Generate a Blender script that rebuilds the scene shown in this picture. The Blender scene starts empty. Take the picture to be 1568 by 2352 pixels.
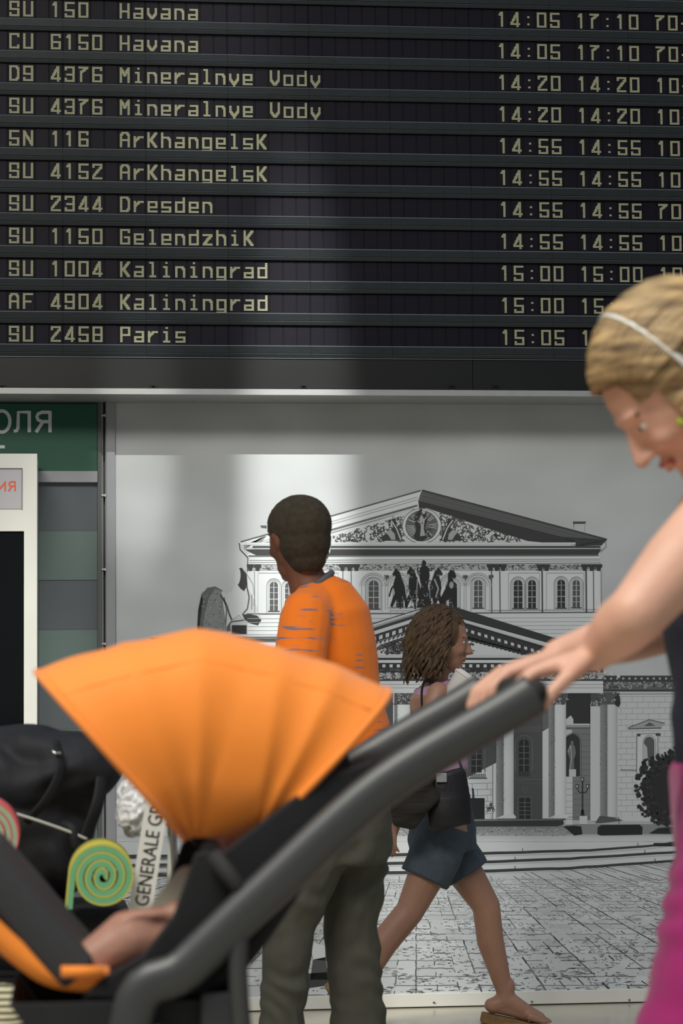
import bpy, bmesh, math, random
import numpy as np
from mathutils import Vector, Matrix, noise
random.seed(7)
SC = bpy.context.scene
COL = SC.collection
# ---------------------------------------------------------------- camera, world, lights, exposure
FPX = 5553.0
def _n(v): v = np.array(v, float); return v/np.linalg.norm(v)
_X = _n([50555, 28, -FPX]); _Z = np.array([-739, 80000, -FPX]); _Z = _n(_Z/np.linalg.norm(_Z)-_X*(_Z/np.linalg.norm(_Z)).dot(_X)); _Y = np.cross(_Z, _X)
RC = np.array([_X, _Y, _Z])
CAM = np.array([0.0, -8.5, 1.1474])
cd = bpy.data.cameras.new('camera'); cam = bpy.data.objects.new('camera', cd); COL.objects.link(cam); SC.camera = cam
M = Matrix([list(RC[i])+[CAM[i]] for i in range(3)]+[[0, 0, 0, 1]]); cam.matrix_world = M
cd.sensor_fit = 'VERTICAL'; cd.sensor_height = 36.0; cd.lens = FPX*36.0/2352.0; cd.clip_start = 0.2; cd.clip_end = 200
cd.dof.use_dof = True; cd.dof.focus_distance = 8.2; cd.dof.aperture_fstop = 5.6
def P(px, py, y=0.0):
    """world point on the upright plane y seen at a place of the 1568x2352 picture"""
    r = RC @ _n([px-784, 1176-py, -FPX]); q = CAM + r*((y-CAM[1])/r[1]); return Vector(q)

W = bpy.data.worlds.new('sky'); SC.world = W; W.use_nodes = True
nt = W.node_tree; bg = nt.nodes['Background']
tc = nt.nodes.new('ShaderNodeTexCoord'); sx = nt.nodes.new('ShaderNodeSeparateXYZ'); cr = nt.nodes.new('ShaderNodeValToRGB')
nt.links.new(tc.outputs['Generated'], sx.inputs[0]); mr = nt.nodes.new('ShaderNodeMapRange'); mr.inputs[1].default_value = -0.2; mr.inputs[2].default_value = 1.0
nt.links.new(sx.outputs[2], mr.inputs[0]); nt.links.new(mr.outputs[0], cr.inputs[0]); nt.links.new(cr.outputs[0], bg.inputs[0])
cr.color_ramp.elements[0].color = (.16, .16, .15, 1); cr.color_ramp.elements[1].color = (1.30, 1.50, 1.78, 1)
e = cr.color_ramp.elements.new(0.3); e.color = (.29, .325, .36, 1)
bg.inputs[1].default_value = 0.46
SC.view_settings.view_transform = 'Standard'; SC.view_settings.look = 'None'; SC.view_settings.gamma = 1.0
SC.view_settings.use_curve_mapping = False; SC.view_settings.exposure = -0.2

def aim(o, target): o.rotation_euler = (Vector(target)-o.location).to_track_quat('-Z', 'Y').to_euler()
def spot(name, target, dist, elev, az, power, wid, hgt, blend, rad, color):
    """low evening sun thrown back by the windows opposite: a far lamp with an oval beam wid x hgt metres at its target"""
    l = bpy.data.lights.new(name, 'SPOT'); o = bpy.data.objects.new(name, l); COL.objects.link(o)
    a, b = math.radians(elev), math.radians(az)
    o.location = Vector(target)+Vector((math.sin(b)*math.cos(a), -math.cos(b)*math.cos(a), math.sin(a)))*dist
    aim(o, target); l.energy = power; l.spot_size = 2*math.atan(max(wid, hgt)/2/dist); l.spot_blend = blend
    l.shadow_soft_size = rad; l.color = color
    s = max(wid, hgt); o.scale = (wid/s, hgt/s, 1)
    return o
spot('window_glint_centre', P(680, 1150), 13, 36, -3, 9500, .50, 2.2, .95, .03, (1, .985, .93))
spot('window_glint_left', P(310, 1060), 13, 36, 2, 4300, .36, .8, 1, .03, (1, .98, .92))
spot('window_glint_paving', P(1010, 2080), 13, 27, -58, 7500, .42, 1.75, 1, .05, (1, .97, .9))
spot('window_glint_board', P(480, 150, -.25), 13, 38, -4, 2600, .62, 1.8, 1, .1, (1, .98, .9))
spot('window_glint_kiosk', P(60, 1700, -.3), 13, 34, 0, 5200, .6, 1.9, 1, .1, (1, .98, .9))
spot('window_glint_shopfront', P(160, 1190, 0), 13, 30, 0, 2200, .26, .4, 1, .1, (1, .98, .9))
def area(name, loc, target, w, h, power, color):
    l = bpy.data.lights.new(name, 'AREA'); o = bpy.data.objects.new(name, l); COL.objects.link(o)
    l.shape = 'RECTANGLE'; l.size = w; l.size_y = h; l.energy = power; l.color = color; o.location = loc; aim(o, target)
    return o
area('open_sky_gap', (-1.5, -7.2, 5.4), (0.1, -4.6, 0.9), 3.0, 1.6, 340, (1, .94, .84))

# ---------------------------------------------------------------- helpers
def lin(c): return tuple(((v/255)/12.92 if v/255 <= .04045 else ((v/255+.055)/1.055)**2.4) for v in c)
def mat(name, rgb, rough=.6, metal=0, noise_amt=0, nscale=20, bump=0, bscale=60, spec=.5, stretch=None, rgb2=None, sheen=0, sss=0, coat=0):
    m = bpy.data.materials.new(name); m.use_nodes = True; t = m.node_tree; b = t.nodes['Principled BSDF']
    b.inputs['Base Color'].default_value = (*lin(rgb), 1); b.inputs['Roughness'].default_value = rough; b.inputs['Metallic'].default_value = metal
    b.inputs['Specular IOR Level'].default_value = spec
    if sheen: b.inputs['Sheen Weight'].default_value = sheen
    if coat: b.inputs['Coat Weight'].default_value = coat
    if sss: b.inputs['Subsurface Weight'].default_value = sss; b.inputs['Subsurface Scale'].default_value = .01; b.inputs['Subsurface Radius'].default_value = (1, .4, .2)
    co = t.nodes.new('ShaderNodeTexCoord'); mp = t.nodes.new('ShaderNodeMapping'); t.links.new(co.outputs['Object'], mp.inputs[0])
    if stretch: mp.inputs['Scale'].default_value = stretch
    if noise_amt or rgb2:
        n = t.nodes.new('ShaderNodeTexNoise'); n.inputs['Scale'].default_value = nscale; n.inputs['Detail'].default_value = 6; t.links.new(mp.outputs[0], n.inputs[0])
        r = t.nodes.new('ShaderNodeValToRGB'); r.color_ramp.elements[0].position = .32; r.color_ramp.elements[1].position = .68
        c = lin(rgb); c2 = lin(rgb2) if rgb2 else tuple(min(1, v*(1+noise_amt)) for v in c)
        c1 = c if rgb2 else tuple(v*(1-noise_amt) for v in c)
        r.color_ramp.elements[0].color = (*c1, 1); r.color_ramp.elements[1].color = (*c2, 1)
        t.links.new(n.outputs[0], r.inputs[0]); t.links.new(r.outputs[0], b.inputs['Base Color'])
    if bump:
        n2 = t.nodes.new('ShaderNodeTexNoise'); n2.inputs['Scale'].default_value = bscale; n2.inputs['Detail'].default_value = 5; t.links.new(mp.outputs[0], n2.inputs[0])
        bp = t.nodes.new('ShaderNodeBump'); bp.inputs['Strength'].default_value = bump; bp.inputs['Distance'].default_value = .005
        t.links.new(n2.outputs[0], bp.inputs['Height']); t.links.new(bp.outputs[0], b.inputs['Normal'])
    return m
def link(o, parent=None):
    COL.objects.link(o)
    if parent is not None: o.parent = parent
    return o
ROOT = {}
def rootloc(p):
    while p is not None and p.parent is not None: p = p.parent
    return p.location.copy() if p is not None else Vector((0, 0, 0))
def thing(name, loc, label, cat, group=None):
    o = bpy.data.objects.new(name, None); o.empty_display_size = .1; o.location = loc; COL.objects.link(o)
    o['label'] = label; o['category'] = cat
    if group: o['group'] = group
    return o
def tag(o, label=None, cat=None, group=None, kind=None):
    if label: o['label'] = label
    if cat: o['category'] = cat
    if group: o['group'] = group
    if kind: o['kind'] = kind
    return o
def mk(name, bm, m, parent=None, smooth=False, bevel=0, kind=None, label=None):
    """link a bmesh (or mesh) given in world coordinates as one object under its parent"""
    if isinstance(bm, bpy.types.Mesh): me = bm
    else:
        me = bpy.data.meshes.new(name); bm.normal_update(); bm.to_mesh(me); bm.free()
    off = rootloc(parent)
    if off.length: me.transform(Matrix.Translation(-off))
    for mm in (m if isinstance(m, (list, tuple)) else [m]): me.materials.append(mm)
    if smooth: me.polygons.foreach_set('use_smooth', [True]*len(me.polygons))
    o = bpy.data.objects.new(name, me); link(o, parent)
    if bevel:
        b = o.modifiers.new('bevel', 'BEVEL'); b.width = bevel; b.segments = 2; b.limit_method = 'ANGLE'
    if kind: o['kind'] = kind
    if label: o['label'] = label
    return o
def V(*a): return Vector(a)
def box(bm, a, b, mi=0, rot=None, pivot=None):
    x0, y0, z0 = a; x1, y1, z1 = b
    vs = [bm.verts.new(V(x, y, z)) for z in (z0, z1) for y in (y0, y1) for x in (x0, x1)]
    if rot is not None:
        for v in vs: v.co = pivot+rot @ (v.co-pivot)
    for f in ((0, 2, 3, 1), (4, 5, 7, 6), (0, 1, 5, 4), (1, 3, 7, 5), (3, 2, 6, 7), (2, 0, 4, 6)):
        fc = bm.faces.new([vs[i] for i in f]); fc.material_index = mi
    return vs
def boxm(a, b): bm = bmesh.new(); box(bm, a, b); return bm
def frame_of(d):
    d = d.normalized(); u = d.orthogonal().normalized(); return u, d.cross(u)
def tube(bm, pts, rad, seg=12, caps=True, mi=0, flat=None, up=None):
    """a tube through points; rad number or list; flat=(a,b) scales of the two section axes"""
    pts = [Vector(p) for p in pts]; n = len(pts); rs = rad if isinstance(rad, (list, tuple)) else [rad]*n
    rings = []; u = None
    for i, p in enumerate(pts):
        d = (pts[min(i+1, n-1)]-pts[max(i-1, 0)]).normalized()
        if u is None: u = (up-d*up.dot(d)).normalized() if up is not None else frame_of(d)[0]
        else: u = (u-d*u.dot(d)).normalized()
        w = d.cross(u); fa, fb = flat or (1, 1)
        rings.append([bm.verts.new(p+(u*math.cos(2*math.pi*k/seg)*fa+w*math.sin(2*math.pi*k/seg)*fb)*rs[i]) for k in range(seg)])
    for a, b in zip(rings, rings[1:]):
        for k in range(seg):
            f = bm.faces.new((a[k], a[(k+1) % seg], b[(k+1) % seg], b[k])); f.material_index = mi; f.smooth = True
    if caps:
        bm.faces.new(rings[0][::-1]).material_index = mi; bm.faces.new(rings[-1]).material_index = mi
def bez(pts, n=8):
    """Catmull-Rom through points"""
    p = [Vector(q) for q in pts]; p = [p[0]*2-p[1]]+p+[p[-1]*2-p[-2]]; out = []
    for i in range(1, len(p)-2):
        for k in range(n):
            t = k/n; out.append(.5*((2*p[i])+(-p[i-1]+p[i+1])*t+(2*p[i-1]-5*p[i]+4*p[i+1]-p[i+2])*t*t+(-p[i-1]+3*p[i]-3*p[i+1]+p[i+2])*t**3))
    return out+[p[-2]]
def cap(bm, a, b, ra, rb, seg=14):
    """closed tapered limb with round ends"""
    a = Vector(a); b = Vector(b); d = (b-a); L = d.length; d = d.normalized() if L > 1e-6 else V(0, 0, 1)
    pts = []; rs = []
    for k in range(1, 5): t = math.pi/2*k/4.2; pts.append(a-d*ra*math.cos(t)); rs.append(ra*math.sin(t))
    pts.append(a+d*.001); rs.append(ra); pts.append(b-d*.001); rs.append(rb)
    for k in range(4, 0, -1): t = math.pi/2*k/4.2; pts.append(b+d*rb*math.cos(t)); rs.append(rb*math.sin(t))
    tube(bm, pts, rs, seg)
def chain(bm, pts, rs, seg=14):
    for i in range(len(pts)-1): cap(bm, pts[i], pts[i+1], rs[i], rs[i+1], seg)
def ell(bm, c, r, rot=None, seg=20):
    m = Matrix.Translation(Vector(c)) @ (rot.to_4x4() if rot is not None else Matrix.Identity(4)) @ Matrix.Diagonal((r[0], r[1], r[2], 1))
    bmesh.ops.create_uvsphere(bm, u_segments=seg, v_segments=seg//2, radius=1, matrix=m)
def basis(x, z):
    """rotation with columns x, y, z from a forward x and an approximate up z"""
    x = Vector(x).normalized(); z = Vector(z); z = (z-x*x.dot(z)).normalized(); y = z.cross(x)
    return Matrix((x, y, z)).transposed()
def melt(name, bm, voxel=.006, smooth=5, disp=None):
    """one continuous skin over all the closed shapes of bm"""
    me = bpy.data.meshes.new(name); bm.to_mesh(me); bm.free()
    o = bpy.data.objects.new(name, me); COL.objects.link(o)
    r = o.modifiers.new('r', 'REMESH'); r.mode = 'VOXEL'; r.voxel_size = voxel; r.use_smooth_shade = True
    if smooth: s = o.modifiers.new('s', 'SMOOTH'); s.factor = .5; s.iterations = smooth
    dg = bpy.context.evaluated_depsgraph_get(); m2 = bpy.data.meshes.new_from_object(o.evaluated_get(dg)); m2.name = name
    bpy.data.objects.remove(o); bpy.data.meshes.remove(me)
    if disp:
        n = len(m2.vertices); co = np.empty(n*3); no = np.empty(n*3)
        m2.vertices.foreach_get('co', co); m2.vertices.foreach_get('normal', no); co = co.reshape(-1, 3); no = no.reshape(-1, 3)
        co += no*disp(co)[:, None]; m2.vertices.foreach_set('co', co.ravel()); m2.update()
    m2.polygons.foreach_set('use_smooth', [True]*len(m2.polygons))
    return m2
def folds(amp, freq, dirv, wob=1.0, seed=0):
    """soft cloth folds that run across dirv"""
    d = Vector(dirv).normalized(); d = np.array(d)
    def f(co):
        out = np.empty(len(co)); t = co@d
        for i, (c, s) in enumerate(zip(co, t)):
            w = noise.noise(Vector((c[0]*6+seed, c[1]*6, c[2]*6)))*wob
            out[i] = amp*(math.sin((s*freq+w)*6.283)*max(0, noise.noise(Vector((c[0]*4, c[1]*4+seed, c[2]*3)))+.35)+.5*noise.noise(Vector((c[0]*14, c[1]*14, c[2]*26+seed))))
        return out
    return f
# ---------------------------------------------------------------- materials
m_floor = mat('polished beige floor', (196, 188, 168), .16, noise_amt=.08, nscale=2.5, bump=.05, bscale=6)
m_wall = mat('dark plaster', (60, 62, 62), .8)
m_black = mat('black enamel', (15, 17, 18), .38, noise_amt=.15, nscale=8, spec=.4)
m_rail = mat('dark anodised rail', (40, 46, 50), .4, metal=.3, noise_amt=.12, nscale=30, stretch=(1, 4, 4))
m_railedge = mat('rail edge highlight', (120, 128, 132), .35, metal=.6)  # paler tone stands in for the light catching the rail edges
m_cell = mat('flap cell navy', (17, 16, 30), .5, spec=.14, rgb2=(21, 18, 28), nscale=10)
m_cell2 = mat('flap cell gap', (13, 12, 20), .6, spec=.14)
m_text = mat('pale olive dots', (176, 176, 142), .6)
m_alu = mat('brushed aluminium', (176, 178, 178), .38, metal=.5, noise_amt=.04, nscale=30)
m_white = mat('white lacquer', (222, 222, 214), .35, noise_amt=.03, nscale=6)
m_greyframe = mat('grey powder coat', (150, 152, 158), .5, noise_amt=.03, nscale=9)
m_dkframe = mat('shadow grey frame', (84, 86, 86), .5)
m_green = mat('green sign foil', (0, 76, 56), .5)
m_signletter = mat('grey white letter foil', (205, 208, 205), .5)
m_frost = mat('greenish frosted foil', (94, 112, 108), .55)
m_mirror = mat('dull window glass', (120, 126, 130), .22, metal=.5, bump=.25, bscale=3)
m_red = mat('red orange letters', (226, 88, 50), .5)
m_greypl = mat('milky grey sign', (176, 176, 180), .4)
m_screen = mat('black kiosk glass', (14, 17, 18), .12)
m_conduit = mat('grey ribbed conduit', (150, 156, 154), .5)
m_tie = mat('pale plastic clip', (200, 200, 192), .5)
m_screw = mat('zinc screw', (150, 148, 140), .3, metal=.9)
m_dark = mat('dark steel', (34, 35, 36), .4, metal=.6)

# ---------------------------------------------------------------- setting: floor and the wall behind everything
FZ = 0.0
bm = bmesh.new(); box(bm, (-9, -14, -.12), (9, .6, FZ)); tag(mk('floor', bm, m_floor), kind='structure')
bm = bmesh.new(); box(bm, (-9, .13, 0), (9, .5, 6.2)); tag(mk('wall_back', bm, m_wall), kind='structure')

# ---------------------------------------------------------------- flight board
BY = -.25
ZL = [3.4279-.1129*(k-1) for k in range(-1, 12)]          # lower edge of each row's window
MX0, MW, CW = -.044, .2836, .04727
BOARD = thing('departure_board', (1.1, 0, 2.1466), 'black flip-dot airport departure board listing flights above the theatre mural', 'departure board')
x_lo, x_hi = MX0-2*MW, MX0+11*MW
bm = bmesh.new(); box(bm, (x_lo-.03, BY+.045, 2.15), (x_hi+.03, -.025, 3.72)); mk('cabinet', bm, m_black, BOARD)
bm = bmesh.new(); box(bm, (x_lo, -.03, 2.6), (x_hi, .125, 3.6)); mk('wall_bracket', bm, m_black, BOARD)
def module_mesh():
    bm = bmesh.new(); g = .0004; w = MW-g
    def prism(prof, mi):
        a = [bm.verts.new(V(g, y, z)) for y, z in prof]; b = [bm.verts.new(V(w, y, z)) for y, z in prof]
        n = len(prof)
        for i in range(n): f = bm.faces.new((a[i], a[(i+1) % n], b[(i+1) % n], b[i])); f.material_index = mi
        bm.faces.new(a[::-1]).material_index = mi; bm.faces.new(b).material_index = mi
    prism([(.04, -.0003), (.04, -.0255), (0, -.0255), (-.004, -.0015), (-.001, -.0003)], 0)     # lower rail, tilted to the sky
    prism([(-.0016, .0010), (.006, .0010), (.006, -.0003), (-.0046, -.0024)], 1)                # its upper edge, with the highlight painted on as a pale strip
    prism([(.04, -.0275), (.04, -.0395), (.004, -.0395), (.001, -.0290), (.003, -.0275)], 0)    # upper rail of the row below
    prism([(.0028, -.0272), (.0012, -.0290), (.0002, -.0284), (.0018, -.0268)], 1)
    # window of flap cells
    for i in range(6):
        x0 = g+i*CW; x1 = min(w, x0+CW)
        box(bm, (x0+.0035, .0155, .0012), (x1-.0035, .03, .0734), 2)
    box(bm, (g, .0165, .0008), (w, .04, .0738), 3)
    bmesh.ops.recalc_face_normals(bm, faces=bm.faces)
    return bm
proto = None
for r, z in enumerate(ZL):
    for c in range(-2, 11):
        x = MX0+c*MW
        if proto is None:
            proto = mk('display_module', module_mesh(), [m_rail, m_railedge, m_cell, m_cell2]); proto.parent = BOARD; o = proto
        else:
            o = proto.copy(); COL.objects.link(o)
        o.location = V(x, BY, z)-BOARD.location
# cover panels under the rows
zt = ZL[-1]-.041; zb = 2.1495
for xa, xb in ((x_lo, -.29), (-.2885, 1.372), (1.3735, 2.40), (2.4015, x_hi)):
    bm = bmesh.new(); box(bm, (xa, BY+.002, zb), (xb, BY+.044, zt-.003)); mk('cover_panel', bm, m_black, BOARD, bevel=.0015)
bm = bmesh.new(); box(bm, (x_lo, BY-.003, zt-.0032), (x_hi, BY+.04, zt-.0012)); mk('panel_edge', bm, m_railedge, BOARD)
bm = bmesh.new(); box(bm, (x_lo-.03, BY-.006, zb-.0215), (x_hi+.03, -.022, zb-.0015)); mk('lower_lip', bm, m_alu, BOARD, label='pale aluminium lip under the board')
pc = None
for px in (5, 352, 697, 1037, 1138, 1440):
    q = P(px, 888, BY)
    if pc is None:
        bm = bmesh.new(); box(bm, (-.013, -.006, 0), (.013, .002, .003)); box(bm, (-.012, -.005, -.007), (-.006, .002, 0)); box(bm, (.006, -.005, -.007), (.012, .002, 0))
        box(bm, (-.004, -.009, -.001), (.004, .002, .0045))
        pc = mk('latch', bm, m_dark); pc.parent = BOARD; o = pc
    else: o = pc.copy(); COL.objects.link(o)
    o.location = V(q.x, BY+.002, q.z+.002)-BOARD.location
# dot lettering -------------------------------------------------
G = {  # polylines on a 4 x 6 grid
'S': ['46 06 03 43 40 00', '44 46', '00 01'], 'U': ['06 00 40 46'], 'C': ['45 46 06 00 40 41'], 'D': ['06 00 30 41 45 36 06'], 'N': ['00 06', '06 40', '40 46'], 'A': ['00 05 16 36 45 40', '03 43'],
'F': ['00 06 46', '03 33'], 'H': ['00 06', '03 43', '40 46'], 'M': ['00 06', '06 23', '23 46', '46 40'], 'V': ['06 02 20 42 46'], 'K': ['00 06', '03 13', '13 46', '13 40'], 'G': ['45 46 06 00 40 43 23'],
'P': ['00 06 46 43 03'], 'a': ['14 44 40 00 02 42'], 'v': ['04 02 20 42 44'], 'n': ['00 04', '04 34 43 40'], 'i': ['14 24 20', '10 30', '26 26'], 'e': ['42 02 04 44 42', '02 00 40'],
'r': ['00 04', '02 24 44'], 'l': ['16 26 20', '10 30'], 'y': ['04 02 20', '44 42 20', '20 2-'], 'o': ['00 04 44 40 00'], 'd': ['46 40 00 04 44'], 'k': ['00 06', '03 13', '13 46', '13 40'],
'h': ['00 06', '04 34 43 40'], 'g': ['40 00 04 44 4-', '0- 4-'], 's': ['44 04 02 42 40 00'], 'z': ['04 44', '44 00', '00 40'], ':': ['24 24', '21 21'], '-': ['03 43'],
'0': ['06 00 40 46 06'], '1': ['15 26 20'], '2': ['05 06 46 45 01 00 40'], '3': ['05 06 46 40 00 01', '13 43'], '4': ['36 01 41', '30 33 36'], '5': ['46 06 03 43 40 00 01'],
'6': ['45 46 06 00 40 43 03'], '7': ['06 46', '46 14 10'], '8': ['00 06 46 40 00', '03 43'], '9': ['43 03 06 46 40 00 01']}
NX, NY = 13, 15
def glyph_cells(ch):
    g = np.zeros((NY+4, NX), bool)
    for pl in G.get(ch, []):
        pts = [(int(a[0]), -1.5 if a[1] == '-' else int(a[1])) for a in pl.split()]
        for (x0, y0), (x1, y1) in zip(pts, pts[1:]):
            for k in range(41):
                t = k/40; x = (x0+(x1-x0)*t)/4*(NX-3); y = (y0+(y1-y0)*t)/6*(NY-2)
                for dx in range(3):
                    for dy in range(2):
                        yy = int(round(y))+dy+3; xx = int(round(x))+dx
                        if 0 <= yy < NY+4 and xx < NX: g[yy, xx] = True
    return g
GC = {c: glyph_cells(c) for c in G}
rows = [('SU 150', 'Havana', '14:05', '17:10', '70-'), ('CU 6150', 'Havana', '14:05', '17:10', '70-'), ('D9 4376', 'Mineralnye Vody', '14:20', '14:20', '10-'),
        ('SU 4376', 'Mineralnye Vody', '14:20', '14:20', '10-'), ('5N 116', 'Arkhangelsk', '14:55', '14:55', '10-'), ('SU 4152', 'Arkhangelsk', '14:55', '14:55', '10-'),
        ('SU 2344', 'Dresden', '14:55', '14:55', '70-'), ('SU 1150', 'Gelendzhik', '14:55', '14:55', '10-'), ('SU 1004', 'Kaliningrad', '15:00', '15:00', '10-'),
        ('AF 4904', 'Kaliningrad', '15:00', '15:00', '10-'), ('SU 2458', 'Paris', '15:05', '15:05', '10-')]
GH = .0545; GW = .0345
for k, rw in enumerate(rows):
    z0 = ZL[k+2]+.0105
    for col, s in zip((0, 8, 36, 42, 48), rw):
        bm = bmesh.new()
        for i, ch in enumerate(s):
            if ch not in GC: continue
            g = GC[ch]; x0 = MX0+(col+i-4)*CW+.0065
            for yy in range(NY+4):
                xx = 0
                while xx < NX:
                    if g[yy, xx]:
                        x2 = xx
                        while x2 < NX and g[yy, x2]: x2 += 1
                        za = z0+(yy-3)*GH/NY; zc = za+GH/NY*.74
                        a = x0+xx*GW/NX; b = x0+x2*GW/NX
                        bm.faces.new([bm.verts.new(V(*p)) for p in ((a, BY+.0125, za), (b, BY+.0125, za), (b, BY+.0125, zc), (a, BY+.0125, zc))])
                        xx = x2
                    else: xx += 1
        mk('flight_lettering', bm, m_text, BOARD)

# ---------------------------------------------------------------- mural with the printed theatre
MURAL = thing('theatre_mural', (1.0, 0, .02), 'large black and white photo mural of a columned theatre under the departure board', 'mural')
mp_ = bpy.data.materials.new('printed mural film'); mp_.use_nodes = True; t = mp_.node_tree; b = t.nodes['Principled BSDF']
at = t.nodes.new('ShaderNodeVertexColor'); at.layer_name = 'ink'
t.links.new(at.outputs[0], b.inputs['Base Color']); b.inputs['Roughness'].default_value = .42; b.inputs['Specular IOR Level'].default_value = .35
tcn = t.nodes.new('ShaderNodeTexCoord'); n2 = t.nodes.new('ShaderNodeTexNoise'); n2.inputs['Scale'].default_value = 2.2; n2.inputs['Detail'].default_value = 3
bp = t.nodes.new('ShaderNodeBump'); bp.inputs['Strength'].default_value = .12; bp.inputs['Distance'].default_value = .02
t.links.new(tcn.outputs['Object'], n2.inputs[0]); t.links.new(n2.outputs[0], bp.inputs['Height']); t.links.new(bp.outputs[0], b.inputs['Normal'])
class Print:
    def __init__(s): s.v = []; s.f = []; s.c = []; s.q = 0
    def poly(s, pts, g, L=1):
        s.q += 1; d = -.0010-.00022*L-.00000001*s.q
        gs = g if isinstance(g, (list, tuple)) and not isinstance(g[0], (tuple, list)) and len(g) == len(pts) and len(pts) != 3.5 else [g]*len(pts)
        i0 = len(s.v)
        for (x, y), gg in zip(pts, gs):
            p = P(x, y, 0); s.v.append((p.x, d, p.z)); s.c.append(gg)
        s.f.append(list(range(i0, i0+len(pts))))
    def rect(s, x0, y0, x1, y1, g, L=1, g2=None, vert=False):
        if g2 is None: s.poly([(x0, y0), (x1, y0), (x1, y1), (x0, y1)], g, L)
        elif vert: s.poly([(x0, y0), (x1, y0), (x1, y1), (x0, y1)], [g, g, g2, g2], L)
        else: s.poly([(x0, y0), (x1, y0), (x1, y1), (x0, y1)], [g, g2, g2, g], L)
    def line(s, pts, w, g, L=2, w2=None):
        n = len(pts)
        for i in range(n-1):
            (x0, y0), (x1, y1) = pts[i], pts[i+1]; d = math.hypot(x1-x0, y1-y0) or 1
            wa = w if w2 is None else w+(w2-w)*i/(n-1); wb = w if w2 is None else w+(w2-w)*(i+1)/(n-1)
            nx, ny = -(y1-y0)/d/2, (x1-x0)/d/2
            s.poly([(x0+nx*wa, y0+ny*wa), (x1+nx*wb, y1+ny*wb), (x1-nx*wb, y1-ny*wb), (x0-nx*wa, y0-ny*wa)], g, L)
    def oval(s, cx, cy, rx, ry, g, L=2, n=20, a0=0, a1=360, rot=0):
        c, q = math.cos(math.radians(rot)), math.sin(math.radians(rot)); pts = []
        m = n if a1-a0 >= 360 else n+1
        for k in range(m):
            a = math.radians(a0+(a1-a0)*k/n); u, v = rx*math.cos(a), -ry*math.sin(a); pts.append((cx+u*c+v*q, cy-u*q+v*c))
        s.poly(pts, g, L)
    def ring(s, cx, cy, rx, ry, w, g, L=2, a0=0, a1=360, n=24):
        s.line([(cx+rx*math.cos(math.radians(a0+(a1-a0)*k/n)), cy-ry*math.sin(math.radians(a0+(a1-a0)*k/n))) for k in range(n+1)], w, g, L)
    def archshape(s, x0, y0, x1, y1, g, L=2):
        r = (x1-x0)/2; cx = (x0+x1)/2
        s.poly([(x0, y1), (x0, y0+r)]+[(cx-r*math.cos(a*math.pi/10), y0+r-r*math.sin(a*math.pi/10)) for a in range(1, 10)]+[(x1, y0+r), (x1, y1)], g, L)
    def archline(s, x0, y0, x1, y1, w, g, L=2):
        r = (x1-x0)/2; cx = (x0+x1)/2
        s.line([(x0, y1)]+[(cx-r*math.cos(a*math.pi/10), y0+r-r*math.sin(a*math.pi/10)) for a in range(0, 11)]+[(x1, y1)], w, g, L)
    def scribble(s, inside, x0, y0, x1, y1, n, size, g, L=3, wid=2.2, rnd=random):
        """curly ornament: small hooked strokes"""
        k = 0; tries = 0
        while k < n and tries < n*20:
            tries += 1; x, y = rnd.uniform(x0, x1), rnd.uniform(y0, y1)
            if not inside(x, y): continue
            k += 1; r = size*rnd.uniform(.4, 1.1); a = rnd.uniform(0, 360); sw = rnd.uniform(120, 280)
            gg = g if not isinstance(g, tuple) else rnd.choice(g)
            pts = [(x+r*(.4+.6*j/5)*math.cos(math.radians(a+sw*j/5)), y+r*(.4+.6*j/5)*math.sin(math.radians(a+sw*j/5))) for j in range(6)]
            pts = [p for p in pts if inside(*p)]
            if len(pts) > 1: s.line(pts, wid*rnd.uniform(.6, 1.3), gg, L)
    def specks(s, inside, x0, y0, x1, y1, n, sx, sy, g, L=3, rnd=random):
        for _ in range(n):
            x, y = rnd.uniform(x0, x1), rnd.uniform(y0, y1)
            if not inside(x, y): continue
            a, b_ = sx*rnd.uniform(.3, 1.2), sy*rnd.uniform(.3, 1.2); gg = g if not isinstance(g, tuple) else rnd.choice(g)
            s.poly([(x-a, y+b_*rnd.uniform(-.4, .4)), (x-a*.2, y-b_), (x+a, y+b_*rnd.uniform(-.6, .3)), (x+a*.3, y+b_)], gg, L)
    def build(s, name, parent):
        me = bpy.data.meshes.new(name); off = rootloc(parent)
        me.from_pydata([tuple(Vector(v)-off) for v in s.v], [], s.f)
        ca = me.color_attributes.new('ink', 'FLOAT_COLOR', 'POINT'); arr = np.ones((len(s.c), 4))
        g = np.array(s.c, float)/255; g = np.where(g <= .04045, g/12.92, ((g+.055)/1.055)**2.4)
        arr[:, 0] = g*.94; arr[:, 1] = g*.995; arr[:, 2] = g*1.02; ca.data.foreach_set('color', arr.ravel())
        me.materials.append(mp_); o = bpy.data.objects.new(name, me); link(o, parent); return o
pr = Print(); rnd = random.Random(3)
WH, LG, SK, MG, DG, BK = 226, 205, 196, 140, 84, 56
MX1 = 2050          # the mural goes on to the right beyond the picture
# sky with soft clouds
nx, ny = 60, 40
def sky(x, y):
    v = 196+10*noise.noise(Vector((x/260, y/150, 2)))+7*noise.noise(Vector((x/90, y/60, 5)))
    v += 9*math.exp(-((x-1130)/120)**2-((y-1000)/60)**2)+6*math.exp(-((x-1290)/150)**2-((y-1120)/50)**2)
    return v
for i in range(nx):
    for j in range(ny):
        xa, xb = 262+(MX1-262)*i/nx, 262+(MX1-262)*(i+1)/nx; ya, yb = 926+(1560-926)*j/ny, 926+(1560-926)*(j+1)/ny
        pr.poly([(xa, ya), (xb, ya), (xb, yb), (xa, yb)], [sky(xa, ya), sky(xb, ya), sky(xb, yb), sky(xa, yb)], 0)
pr.rect(262, 1560, MX1, 2290, 205, 0)
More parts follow.
